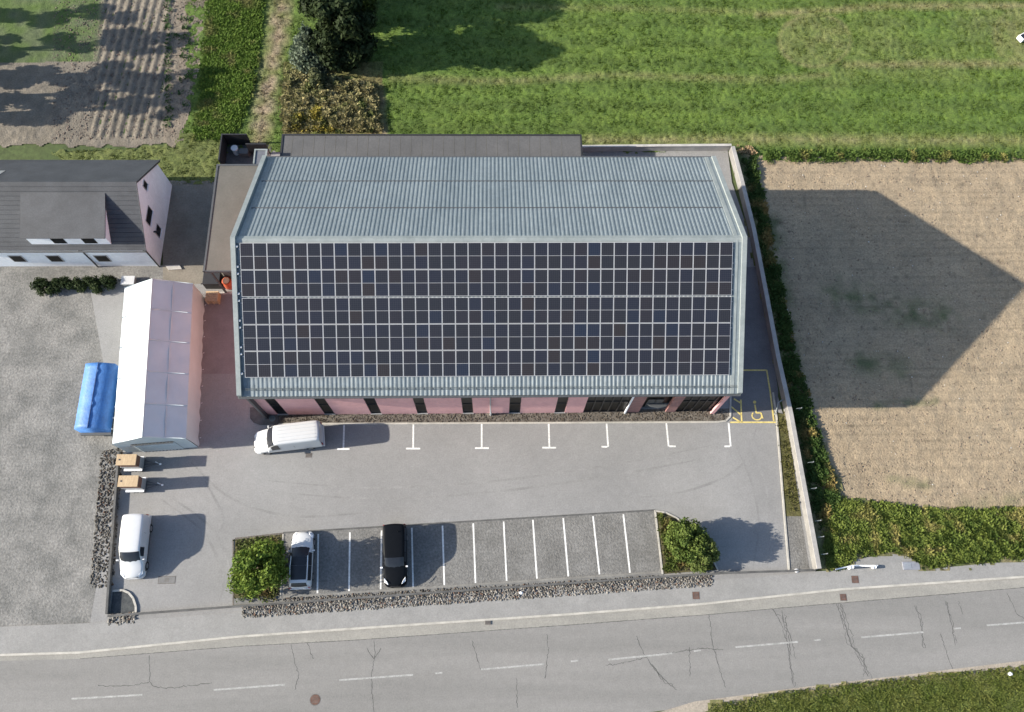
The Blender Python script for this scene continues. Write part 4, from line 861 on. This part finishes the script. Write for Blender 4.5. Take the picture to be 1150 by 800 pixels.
m.add([L3(P0, 0), L3(P0+(P1-P0)*.22, 0), L3(P0+(P1-P0)*.22, 2.5), L3(P0+(P1-P0)*.8, 2.5), L3(P0+(P1-P0)*.8, 0), L3(P1, 0), L3(P1, ze), L3(P2, zr), L3(P0, ze)], [(0, 1, 2, 8), (2, 3, 6, 7, 8), (3, 4, 5, 6)]); m.build('gable_wall', M['pvc'], t)
m = MB(); a = P0+(P1-P0)*.22; b = P0+(P1-P0)*.8; v = []; f = []
for i in range(25):
    p = a+(b-a)*i/24; v += [L3(p-dn*(1+i % 2*2), 2.5), L3(p-dn*(1+i % 2*2), .03)]
for i in range(24): f.append((i*2, i*2+1, i*2+3, i*2+2))
m.add(v, f); m.build('door_curtain', M['pvc'], t)
m = MB(); m.tube([L3(a-dn*4, 2.5), L3(b-dn*4, 2.5)], .06, 8); m.build('curtain_rail', M['darkgrey'], t)
m = MB(); m.add([L3(WN+dn, 0), L3(EN+dn, 0), L3(EN+dn, ze), L3(RNp+dn, zr), L3(WN+dn, ze)], [(0, 1, 2, 3, 4)]); m.build('gable_wall', M['pvc'], t)
m = MB()
for i in range(6):
    e = ES+(EN-ES)*i/5; w_ = WS+(WN-WS)*i/5; r_ = RSp+(RNp-RSp)*i/5
    m.tube([L3(e, ze+.03), L3(r_, zr+.035)], .035, 6); m.tube([L3(w_, ze+.03), L3(r_, zr+.035)], .035, 6)
mid0, mid1 = (RSp+ES)/2, (RNp+EN)/2; m.tube([L3(mid0, (ze+zr)/2-.04), L3(mid1, (ze+zr)/2-.04)], .035, 6)
m.tube([L3(RSp, zr+.03), L3(RNp, zr+.03)], .04, 6)
m.build('roof_ribs', M['pvc'], t, True)
m = MB()
for i in range(9):
    e = ES+(EN-ES)*(i+.5)/9; m = MB(); m.tube([L3(e+np.array([.1, 0]), .0), L3(e+np.array([.22, 0]), .12)], .03, 6); m.build('ground_anchor', M['lamp'], t)
# ------------------------------------------------------------------ blue covered trailer left of the marquee
a = G(97, 493); b_ = G(125, 493)
c = ((a[0]+b_[0])/2+.1, a[1]); top = G(104, 408, 2.2)
t = thing('covered_trailer', 'long trailer under a bright blue tarpaulin left of the marquee', 'trailer', (c[0], c[1], 0)); L_ = top[1]-c[1]; W2 = 1.25
dxl = (top[0]-c[0])*0
m = MB(); sec = [(-W2, .9), (-W2, 2.05), (-W2*.5, 2.28), (0, 2.4), (W2*.5, 2.28), (W2, 2.05), (W2, .9)]; vs = []; n = 16
for i in range(n+1):
    y = .3+(L_-.3)*i/n
    for j, (x, z_) in enumerate(sec): vs.append((x+dxl, y, z_+(.015*math.sin(i*2.4+j) if 0 < j < 6 else 0)-(.02 if i % 4 == 2 and 0 < j < 6 else 0)))
fs = [(i*7+j+1, i*7+j, (i+1)*7+j, (i+1)*7+j+1) for i in range(n) for j in range(6)]+[tuple(range(7)), tuple(range(n*7+6, n*7-1, -1))]
m.add(vs, fs); m.build('tarpaulin', M['bluetarp'], t, True, world=False)
m = MB(); m.tube([(0, .3, 2.42), (0, L_, 2.42)], .03, 6); m.build('tarpaulin_seam', plain('dark_blue_seam', (.015, .05, .16), .6), t, world=False)
m = MB(); m.box(-W2, W2, .1, L_, .65, .89); m.build('chassis', M['darkgrey'], t, world=False)
for y in (1.2, 2.2, L_-1.5):
    for s in (-1, 1): m = MB(); m.tube([(s*(W2-.3), y, .42), (s*(W2-.02), y, .42)], .42, 16); wo = m.build('wheel', M['tyre'], t, world=False); m = MB(); m.tube([(s*(W2-.02), y, .42), (s*(W2), y, .42)], .22, 12); m.build('rim', M['rim'], wo, world=False)
m = MB()
for i in range(7): m.tube([(W2+.01, .6+i*.95, .8), (W2+.06, .6+i*.95, 1.0)], .05, 6)
m.build('tarp_straps', M['lamp'], t, world=False)
# ------------------------------------------------------------------ two small box trailers
def small_trailer():
    t = thing('box_trailer', '', 'trailer', (0, 0, 0)); L, W_ = 1.6, .92
    m = MB(); m.box(-L/2, L/2, -W_/2, W_/2, 2.06, 2.14); m.build('timber_top', M['wood'], t, bevel=.02, world=False)
    m = MB(); m.disc((-L/2+.25, 0), .07, 2.142, 2.16, 12); m.build('lifting_eye', M['black'], t, world=False)
    m = MB(); m.box(-L/2+.03, L/2-.03, -W_/2+.03, W_/2-.03, 1.3, 2.058); m.build('upper_box', M['woodbrown'], t, bevel=.02, world=False)
    m = MB(); m.box(-L/2, L/2-.02, -W_/2+.01, W_/2-.01, .5, 1.298); m.build('lower_box', M['silver'], t, bevel=.03, world=False)
    m = MB(); m.box(-L/2, L/2, -W_/2+.1, W_/2-.1, .36, .498); m.build('chassis', M['darkgrey'], t, world=False)
    for x in (-.35, .35):
        for s in (-1, 1):
            m = MB(); m.tube([(x, s*(W_/2-.08), .29), (x, s*(W_/2+.12), .29)], .29, 16); wo = m.build('wheel', M['tyre'], t, world=False)
            m = MB(); m.tube([(x, s*(W_/2+.12), .29), (x, s*(W_/2+.13), .29)], .16, 12); m.build('rim', M['rim'], wo, world=False)
    for s in (-1, 1):
        m = MB(); m.box(-.75, .75, min(s*(W_/2-.02), s*(W_/2+.16)), max(s*(W_/2-.02), s*(W_/2+.16)), .6, .64); m.build('mudguard', M['lamp'], t, world=False)
    m = MB(); m.tube([(L/2, -.3, .45), (L/2+1.0, 0, .45), (L/2, .3, .45)], .035, 6); m.tube([(L/2, 0, .45), (L/2+1.25, 0, .42)], .04, 6); m.build('drawbar', M['darkgrey'], t, world=False)
    m = MB(); m.tube([(L/2+1.0, .12, 0), (L/2+1.0, .12, .7)], .04, 8); m.tube([(L/2+1.22, 0, .4), (L/2+1.34, 0, .42)], .08, 10); m.build('jockey_wheel', M['lamp'], t, world=False)
    return t
tr1 = small_trailer(); p1 = G(142, 516.5, 2.1); tr1.location = (p1[0], p1[1], 0); tr1['label'] = 'box trailer with tan timber top nearest the marquee'; tr1['group'] = 'twin box trailers'
tr2 = copy_tree(tr1); p2 = G(144, 540.5, 2.1); tr2.location = (p2[0], p2[1], 0); tr2['label'] = 'box trailer with tan timber top farther from the marquee'; tr2['group'] = 'twin box trailers'
# ------------------------------------------------------------------ VEHICLES
def ring(w_, zb, belt, top, wt):
    """half section from sill to roof centre"""
    return [(w_*.55, zb), (w_*.93, zb+.03), (w_*1.0, zb+.28), (w_*1.0, belt-.12), (w_*.975, belt), (wt+(w_-wt)*.12, top-.12*(top-belt)-.02), (wt*.93, top-.015), (wt*.55, top+.012), (0, top+.02)]
def vehicle(name, label, cat, loc, rz, st, paint, glass, wheels, wr, spec):
    """st: stations (y from the nose backwards, half width, sill, belt, top, top half width); glass: list of (part, i0, i1, j0, j1)"""
    t = thing(name, label, cat, loc, rz)
    # refine stations smoothly
    S = np.array(st, float); ys = S[:, 0]; L = ys[-1]
    rings = []
    for s_ in S:
        u_ = s_[0]/L; cv = .26*max(0, 1-u_/.55)-.1*max(0, (u_-.75)/.25)
        rings.append([(x, s_[0]+cv*(x/spec['w'])**2, z_) for x, z_ in ring(s_[1], s_[2], s_[3], s_[4], s_[5])])
    nj = len(rings[0]); n = len(rings)
    def P(i, j, off=0.0):
        x, y, z_ = rings[i][j if j < nj else 2*nj-2-j]; return Vector((x if j < nj else -x, y-L/2, z_))
    J = 2*nj-1
    m = MB(); vs = [tuple(P(i, j)) for i in range(n) for j in range(J)]
    fs = [(i*J+j, (i+1)*J+j, (i+1)*J+j+1, i*J+j+1) for i in range(n-1) for j in range(J-1)]
    fs += [tuple(j for j in range(J-1, -1, -1)), tuple((n-1)*J+j for j in range(J))]; fs += [((n-1)*J, (n-1-k)*J, 0, 0)[:0] for k in ()]
    m.add(vs, fs); m.add([tuple(P(0, 0)), tuple(P(0, J-1)), tuple(P(n-1, J-1)), tuple(P(n-1, 0))], [(0, 1, 2, 3)])
    body = m.build('body', paint, t, True, world=False)
    bv = body.modifiers.new('smooth', 'SUBSURF'); bv.levels = 2; bv.render_levels = 2
    def patch(i0, i1, j0, j1, shrink=.06, lift=.012):
        c = [P(i0, j0), P(i1, j0), P(i1, j1), P(i0, j1)]
        # subdivided patch following the surface between stations
        vs = []; 
        for a_ in range(i1-i0+1):
            for b_ in range(j1-j0+1): vs.append(P(i0+a_, j0+b_))
        cen = sum(vs, Vector())/len(vs); K = j1-j0+1
        fs = [(a_*K+b_, (a_+1)*K+b_, (a_+1)*K+b_+1, a_*K+b_+1) for a_ in range(i1-i0) for b_ in range(K-1)]
        q = [vs[k_] for k_ in fs[0]]; nn = (q[1]-q[0]).cross(q[2]-q[1]).normalized(); out = cen-Vector((0, cen.y*.6, .5))
        if nn.dot(out) < 0: nn = -nn
        vv = [cen+(v_-cen)*(1-shrink)+nn*lift*1.6 for v_ in vs]
        return vv, fs
    for part, i0, i1, j0, j1 in glass:
        for mir in ((0, 1) if part in ('side_window',) else (0,)):
            a0, a1 = (j0, j1) if not mir else (J-1-j1, J-1-j0)
            v_, f_ = patch(i0, i1, a0, a1, spec.get('shrink', .05)); mm = MB(); mm.add(v_, f_); mm.build(part, M['carglass'], t, True, world=False)
    for wy in wheels:
        for s_ in (-1, 1):
            w2 = spec['w']; y = wy-L/2
            mm = MB(); mm.tube([(s_*(w2-.2), y, wr), (s_*(w2+.006), y, wr)], wr, 20); wo = mm.build('wheel', M['tyre'], t, world=False)
            mm = MB(); mm.tube([(s_*(w2+.006), y, wr), (s_*(w2+.015), y, wr)], wr*.62, 14); mm.build('rim', M['rim'], wo, world=False)
            mm = MB(); k_ = 10; v_ = [(s_*(w2+.004), y+math.cos(PI*q/k_)*(wr+.07), wr+math.sin(PI*q/k_)*(wr+.07)) for q in range(k_+1)]+[(s_*(w2+.004), y+math.cos(PI*q/k_)*(wr-.02), wr+math.sin(PI*q/k_)*(wr-.02)) for q in range(k_+1)]
            mm.add(v_, [(q, q+1, k_+2+q, k_+1+q) for q in range(k_)]); mm.build('wheel_arch', M['black'], t, world=False)
    for s_ in (-1, 1):
        mm = MB(); mm.box(min(s_*(spec['w']-.03), s_*(spec['w']+.012)), max(s_*(spec['w']-.03), s_*(spec['w']+.012)), -L/2+wheels[0]+wr+.12, -L/2+wheels[1]-wr-.12, .42, .52); mm.build('side_trim', M['black'], t, world=False)
    # mirrors, lamps, plates
    my, mz = spec['mirror']
    for s_ in (-1, 1):
        mm = MB(); w2 = spec['w']; mm.box(min(s_*(w2-.02), s_*(w2+.2)), max(s_*(w2-.02), s_*(w2+.15)), my-L/2-.05, my-L/2+.07, mz-.1, mz+.1); mm.build('mirror', spec.get('mirror_mat', paint), t, bevel=.03, world=False)
        hw, hz, hy = spec['head']; hy = hy+.12; mm = MB()
        mm.poly3([(s_*hw, hy-L/2, hz), (s_*(hw-.3), hy-.22-L/2, hz-.03), (s_*(hw-.24), hy-.06-L/2, hz+.07), (s_*(hw+.0), hy+.28-L/2, hz+.09)][::s_], th=.04); mm.build('headlight', M['lamp'], t, world=False)
        tw, tz = spec['tail']; mm = MB(); mm.box(min(s_*tw, s_*(tw-.14)), max(s_*tw, s_*(tw-.14)), L/2-.04, L/2+.012, tz-.28, tz+.22); mm.build('tail_lamp', M['redlamp'], t, bevel=.02, world=False)
    mm = MB(); bw = spec['w']; mm.prism([(-bw*.97, -L/2+.55), (-bw*.93, -L/2+.2), (-bw*.72, -L/2+.0), (-bw*.35, -L/2-.07), (bw*.35, -L/2-.07), (bw*.72, -L/2+.0), (bw*.93, -L/2+.2), (bw*.97, -L/2+.55)], .22, .56); mm.build('bumper', spec.get('bumper', paint), t, bevel=.05, world=False)
    mm = MB(); mm.box(-spec['w']*.92, spec['w']*.92, L/2-.12, L/2+.06, .25, .58); mm.build('bumper', spec.get('bumper', paint), t, bevel=.05, world=False)
    mm = MB(); mm.box(-.45, .45, -L/2-.008, -L/2+.02, .6, .74); mm.build('grille', M['black'], t, world=False)
    for y_, x_, z0_, z1_ in spec.get('seams', []):
        for s_ in (-1, 1):
            mm = MB(); mm.box(min(s_*x_, s_*(x_+.006)), max(s_*x_, s_*(x_+.006)), y_-L/2-.008, y_-L/2+.008, z0_, z1_); mm.build('door_gap', M['seam'], t, world=False)
    return t
def vanst(L, W_, H_, hoodlen=1.05):
    w = W_/2
    return [(0, w*.5, .3, .62, .72, w*.45), (.07, w*.74, .28, .72, .82, w*.66), (.2, w*.9, .26, .82, .92, w*.78), (.45, w*.97, .25, .95, 1.03, w*.82), (hoodlen, w, .25, 1.12, 1.2, w*.84), (hoodlen+.42, w, .25, 1.2, 1.2+(H_-1.2)*.58, w*.83),
            (hoodlen+.85, w, .25, 1.22, H_-.07, w*.84), (hoodlen+1.2, w, .25, 1.22, H_-.01, w*.87), (hoodlen+2.1, w, .25, 1.22, H_, w*.89), (L*.72, w, .25, 1.22, H_, w*.89), (L-.25, w, .25, 1.22, H_-.01, w*.89), (L-.06, w*.99, .25, 1.2, H_-.05, w*.87), (L, w*.96, .28, 1.15, H_-.14, w*.83)]
spV = dict(w=.97, mirror=(1.35, 1.25), head=(.84, .82, .2), tail=(.95, 1.15), seams=[(1.25, .975, .35, 1.2), (2.35, .975, .35, 1.7), (3.5, .975, .35, 1.8)], bumper=M['whitepaint'])
GV = [('windscreen', 4, 6, 5, 11), ('side_window', 5, 7, 4, 5)]
L1 = 5.75; H1 = 2.45
q0 = np.array(G(283, 497, .6)); q1 = np.array(G(367, 488, .3)); dv = q0-q1; ang = math.atan2(dv[1], dv[0]); print('van1 len', np.linalg.norm(dv), 'ang', math.degrees(ang))
ctr = (q0+q1)/2
v1 = vehicle('delivery_van', 'white delivery van parked along the pink wall', 'van', (ctr[0], ctr[1]-.1, 0), ang+PI/2, vanst(L1, 2.0, H1), M['whitepaint'], GV, (1.0, L1-1.15), .34, dict(spV, w=.985))
m = MB()
for k in range(5): m.box(-.6+k*.3-.02, -.6+k*.3+.02, -.6, L1/2-.35, H1+.015, H1+.035)
m.build('roof_ribs', M['whitepaint'], v1, world=False)
q0 = np.array(G(150.5, 646.5, .5)); q1 = np.array(G(157.5, 583, .5)); dv = q0-q1; ang = math.atan2(dv[1], dv[0]); print('van2 len', np.linalg.norm(dv), math.degrees(ang)); ctr = (q0+q1)/2; L2 = 4.9
v2 = vehicle('panel_van', 'white panel van facing the road beside the western edging wall', 'van', (ctr[0]-.05, ctr[1], 0), ang+PI/2, vanst(L2, 1.92, 1.95), M['whitepaint'], GV, (.95, L2-1.0), .33, dict(spV, w=.945, seams=[(1.25, .935, .35, 1.2), (2.3, .935, .35, 1.5), (3.4, .935, .35, 1.6)]))
# white car with panoramic roof, nose to the building
Lc = 4.45; wc = .9
stc = [(0, .45, .3, .55, .6, .4), (.08, .66, .26, .64, .7, .56), (.2, .78, .24, .72, .77, .64), (.55, .87, .22, .8, .88, .7), (1.15, .9, .22, .92, .98, .72), (1.65, .9, .22, .97, 1.28, .66), (2.05, .9, .22, .98, 1.47, .66), (2.75, .9, .22, .98, 1.53, .68), (3.45, .9, .22, .98, 1.5, .67), (3.95, .89, .22, .98, 1.42, .64), (4.2, .88, .22, .97, 1.25, .65), (4.36, .86, .24, .95, 1.02, .7), (4.45, .8, .3, .72, .8, .68)]
q0 = np.array(G(341, 600, .4)); q1 = np.array(G(338, 659, .4)); dv = q0-q1; ang = math.atan2(dv[1], dv[0]); print('car len', np.linalg.norm(dv)); ctr = (q0+q1)/2
c1 = vehicle('white_car', 'white estate car with dark glass roof in the first paver bay', 'car', (ctr[0], ctr[1], 0), ang+PI/2, stc, M['whitepaint'], [('windscreen', 4, 6, 5, 11), ('roof_glass', 6, 7, 6, 10), ('roof_glass', 7, 9, 6, 10), ('rear_window', 9, 11, 6, 10), ('side_window', 5, 7, 4, 5), ('side_window', 7, 9, 4, 5)],
    (.85, 3.55), .32, dict(w=.89, mirror=(1.55, 1.0), head=(.78, .66, .2), tail=(.84, .85), seams=[(1.5, .895, .35, .95), (2.6, .895, .35, .95)], shrink=.012))
m = MB()
for s_ in (-1, 1): m.tube([(s_*.66, 2.0-Lc/2, 1.5), (s_*.69, 2.8-Lc/2, 1.57), (s_*.67, 3.9-Lc/2, 1.47)], .03, 6)
m.build('roof_rails', M['lamp'], c1, True, world=False)
m = MB(); m.box(-.66, .66, 3.84-Lc/2, 4.08-Lc/2, 1.43, 1.49); m.build('rear_spoiler', M['whitepaint'], c1, bevel=.02, world=False)
# black people carrier, nose to the road
Lb = 4.8; q0 = np.array(G(444.5, 657, .4)); q1 = np.array(G(444, 593, .4)); dv = q0-q1; ang = math.atan2(dv[1], dv[0]); print('black len', np.linalg.norm(dv)); ctr = (q0+q1)/2
stb = vanst(Lb, 1.88, 1.85, 1.3); stb[0:4] = [(0, .34, .3, .6, .66, .3), (.1, .62, .28, .72, .8, .5), (.32, .8, .26, .84, .92, .64), (.7, .9, .25, .98, 1.05, .74)]
c2 = vehicle('black_minivan', 'black minivan facing the road in the fourth paver bay', 'minivan', (ctr[0], ctr[1], 0), ang+PI/2, stb, M['blackpaint'], [('windscreen', 4, 6, 5, 11), ('side_window', 5, 7, 4, 5), ('side_window', 7, 9, 4, 5), ('side_window', 9, 10, 4, 5)], (.95, Lb-1.0), .33, dict(w=.925, mirror=(1.45, 1.2), head=(.82, .93, .26), tail=(.9, 1.1), bumper=M['blackpaint'], mirror_mat=M['lamp']))
m = MB(); m.tube([(.35, Lb/2-.7, 1.86), (.35, Lb/2-.62, 1.98)], .03, 6); m.build('aerial', M['blackpaint'], c2, world=False)
# ------------------------------------------------------------------ small things
def cover(name, label, px_, py_, r=None, w_=None, h_=None, mat=None, z=.02, rot=0):
    c = G(px_, py_); t = thing(name, label, 'cover', (c[0], c[1], 0), rot)
    m = MB()
    if r: m.disc((0, 0), r+.06, .0, z, 28); m.build('frame_ring', M['iron'], t, world=False); m = MB(); m.disc((0, 0), r, z+.002, z+.008, 28)
    else: m.box(-w_/2-.05, w_/2+.05, -h_/2-.05, h_/2+.05, 0, z); m.build('frame_ring', M['iron'], t, world=False); m = MB(); m.box(-w_/2, w_/2, -h_/2, h_/2, z+.002, z+.008)
    lid = m.build('lid', mat or M['rust'], t, world=False); m = MB()
    R_ = (r or min(w_, h_)/2)*.7
    for k in range(-2, 3): m.box(-R_, R_, k*R_*.4-.015, k*R_*.4+.015, z+.009, z+.016)
    m.build('grid', M['iron'], lid, world=False); return t
cover('manhole_cover', 'round reddish manhole cover in the road lane', 354, 786, r=.36, z=.018)
cover('drain_cover', 'square rusty cover in the pavement below the curved bed', 781.5, 669, w_=.5, h_=.5, z=.066)
cover('drain_cover', 'square brown cover in the pavement near the white pipe', 960, 651, w_=.5, h_=.5, z=.066)
cover('drain_cover', 'square dark cover in the gutter strip below the wall end', 947, 671, w_=.45, h_=.45, z=.026)
cover('drain_grate', 'long pale drain grate in the yard below the panel van', 187.5, 651.5, w_=1.3, h_=.5, mat=plain('worn_grate', (.13, .13, .13), .8), z=.018)
cover('drain_grate', 'small dark grate in the yard beside the delivery van', 347, 511.5, w_=.45, h_=.3, mat=M['iron'], z=.018)
cover('manhole_cover', 'round blue-grey cover in the dark corner bed', 306, 470.5, r=.26, mat=plain('teal_cover', (.1, .16, .18), .6), z=.075)
cover('kerb_cover', 'small dark cover in the pavement kerb mid-way along the stones', 548, 699.5, w_=.35, h_=.2, mat=M['iron'], z=.08)
# goods in the shaded corner by the annex
c = G(241, 337)
t = thing('crate_stack', 'stack of tan timber crates between marquee and building', 'crates', (c[0], c[1], 0)); m = MB()
for k in range(3):
    for j in range(5): m.box(c[0]-.55, c[0]+.55, c[1]-.45+j*.2, c[1]-.31+j*.2, k*.3+.2, k*.3+.24)
    for j in (-1, 0, 1): m.box(c[0]+j*.48-.05, c[0]+j*.48+.05, c[1]-.45, c[1]+.49, k*.3, k*.3+.198)
m.build('slats', M['wood'], t)
c = G(242, 318); t = thing('annex_shade_box', 'black open box added for the shade under the annex roof edge', 'bin', (c[0], c[1], 0)); m = MB(); m.prism([(c[0]-.8, c[1]-.6), (c[0]+.75, c[1]-.6), (c[0]+.75, c[1]+.6), (c[0]-.8, c[1]+.6)], 0, 1.1, cap=False); m.build('body', M['black'], t, bevel=.05)  # black box added in place of the shade below the annex roof
m = MB(); m.box(c[0]-.85, c[0]+.8, c[1]-.65, c[1]-.55, 1.1, 1.18); m.box(c[0]-.85, c[0]+.8, c[1]+.55, c[1]+.65, 1.1, 1.18); m.build('rim', M['black'], t)
c = G(254.5, 316, 1.0); t = thing('orange_drum', 'orange-red drum beside the black box', 'drum', (c[0], c[1], 0)); m = MB(); m.tube([(0, 0, 0), (0, 0, .1), (0, 0, 1.0), (0, 0, 1.1)], [.4, .44, .44, .34], 20); m.build('body', M['orange'], t, True, world=False)
m = MB(); m.tube([(0, 0, 1.1), (0, 0, 1.16)], .3, 16); m.build('lid', M['rust'], t, world=False)
c = G(253, 330); t = thing('timber_beam', 'pale beam lying beside the building wall below the orange drum', 'beam', (c[0], c[1], 0)); m = MB(); m.bar((c[0]-.9, c[1]), (c[0]+1.6, c[1]+.05), .2, 0, .22); m.build('beam_body', M['concrete'], t, bevel=.02)
# fence posts on the outer side of the wall
postl = ['northernmost', 'second', 'third', 'fourth', 'fifth', 'southernmost']
for i, (x, y) in enumerate([(893, 462), (906, 522), (909, 551), (914, 587), (917, 605), (921, 624)]):
    c = G(x, y); t = thing('fence_bracket', ['northernmost steel bracket outside the boundary wall', 'second steel bracket from the north outside the wall', 'third steel bracket from the north outside the wall', 'fourth steel bracket from the north outside the wall', 'fifth steel bracket outside the wall near its south end', 'southernmost steel bracket outside the boundary wall'][i], 'bracket', (c[0], c[1], 0), group='steel brackets outside the wall')
    m = MB(); m.tube([(-.2, 0, .8), (.2, .05, .82)], .024, 6); m.build('arm', M['trimmetal'], t, world=False); m = MB(); m.tube([(.25, .05, 0), (.25, .05, .95)], .04, 6); m.build('post', M['silver'], t, world=False)
# bent steel hoop at end bay
c = G(872, 458); t = thing('steel_hoop', 'bent steel hoop at the north end of the grass strip', 'hoop', (c[0], c[1], 0)); m = MB(); m.tube([(-.25, -.6, 0), (-.25, -.5, .6), (-.1, .2, .8), (.35, .5, .8), (.4, .55, 0)], .045, 8); m.build('tube', M['trimmetal'], t, True, world=False)
# white pipe and post near pavement
a = G(937, 640); b_ = G(984, 636); t = thing('white_barrier', 'white pipe barrier on short posts beside the pavement', 'barrier', (a[0], a[1], 0)); m = MB(); m.tube([(a[0], a[1], .25), (G(955, 636)[0], G(955, 636)[1], .45), (b_[0], b_[1], .3)], .06, 8); m.build('rail', M['lamp'], t, True)
for x, y, h in ((953, 638, .75), (980, 637.5, .45)): c = G(x, y); m = MB(); m.tube([(c[0], c[1], 0), (c[0], c[1], h)], .13, 12); m.build('post', M['lamp'], t, True)
a = G(1024, 636); t = thing('cable_box', 'flat grey utility cover slab at the end of the paved recess', 'utility slab', (a[0], a[1], 0)); m = MB(); m.box(-.8, .6, -.3, .35, .0, .14); m.build('slab', plain('blue_grey_slab', (.18, .19, .22), .7), t, bevel=.02, world=False); m = MB(); m.box(-.7, -.1, -.22, .27, .142, .15); m.build('lid', M['silver'], t, world=False)
# white trough in the meadow and small litter
c = G(1150, 43); t = thing('water_trough', 'white trough standing in the meadow at the right edge', 'trough', (c[0], c[1], 0), .5); m = MB(); m.prism([(-.9, -.35), (.9, -.35), (.9, .35), (-.9, .35)], .1, .6); m.build('basin', M['lamp'], t, bevel=.06, world=False); m = MB(); m.box(-.78, .78, -.25, .25, .602, .62); m.build('water', M['carglass'], t, world=False)
for s_ in (-.6, .6): m = MB(); m.box(s_-.06, s_+.06, -.3, .3, 0, .1); m.build('foot', M['darkgrey'], t, world=False)
def lump(name, label, cat, px_, py_, s, mat):
    c = G(px_, py_); bm = bmesh.new(); bmesh.ops.create_icosphere(bm, subdivisions=2, radius=1); r = random.Random(px_)
    for v in bm.verts: v.co = Vector((v.co.x*s*(.9+.3*r.random()), v.co.y*s*.7*(.9+.3*r.random()), max(v.co.z, -.4)*s*.5+.2*s))
    me = bpy.data.meshes.new(name); bm.to_mesh(me); bm.free(); me.materials.append(mat); o = bpy.data.objects.new(name, me); col.objects.link(o); o.location = (c[0], c[1], .03); tag(o, label, cat)
lump('plastic_bag', 'crumpled white bag lying in the grass bank', 'bag', 1134, 757, .2, M['lamp'])
lump('white_stone', 'large white stone at the end of the low edging wall', 'stone', 894, 641, .22, M['lamp'])
lump('white_stone', 'pale boulder among the roadside stones', 'stone', 585, 666, .18, M['lamp'])
# dry cornstalk clump at meadow corner
weeds('straw_clump', [(828, 166), (846, 166), (848, 174), (826, 176)], 90, .6, .2, (.3, .22, .12), (.42, .3, .18), (.4, .3, .15), 'pale straw clump at the north end of the boundary wall', 81, 6, thr=.0)
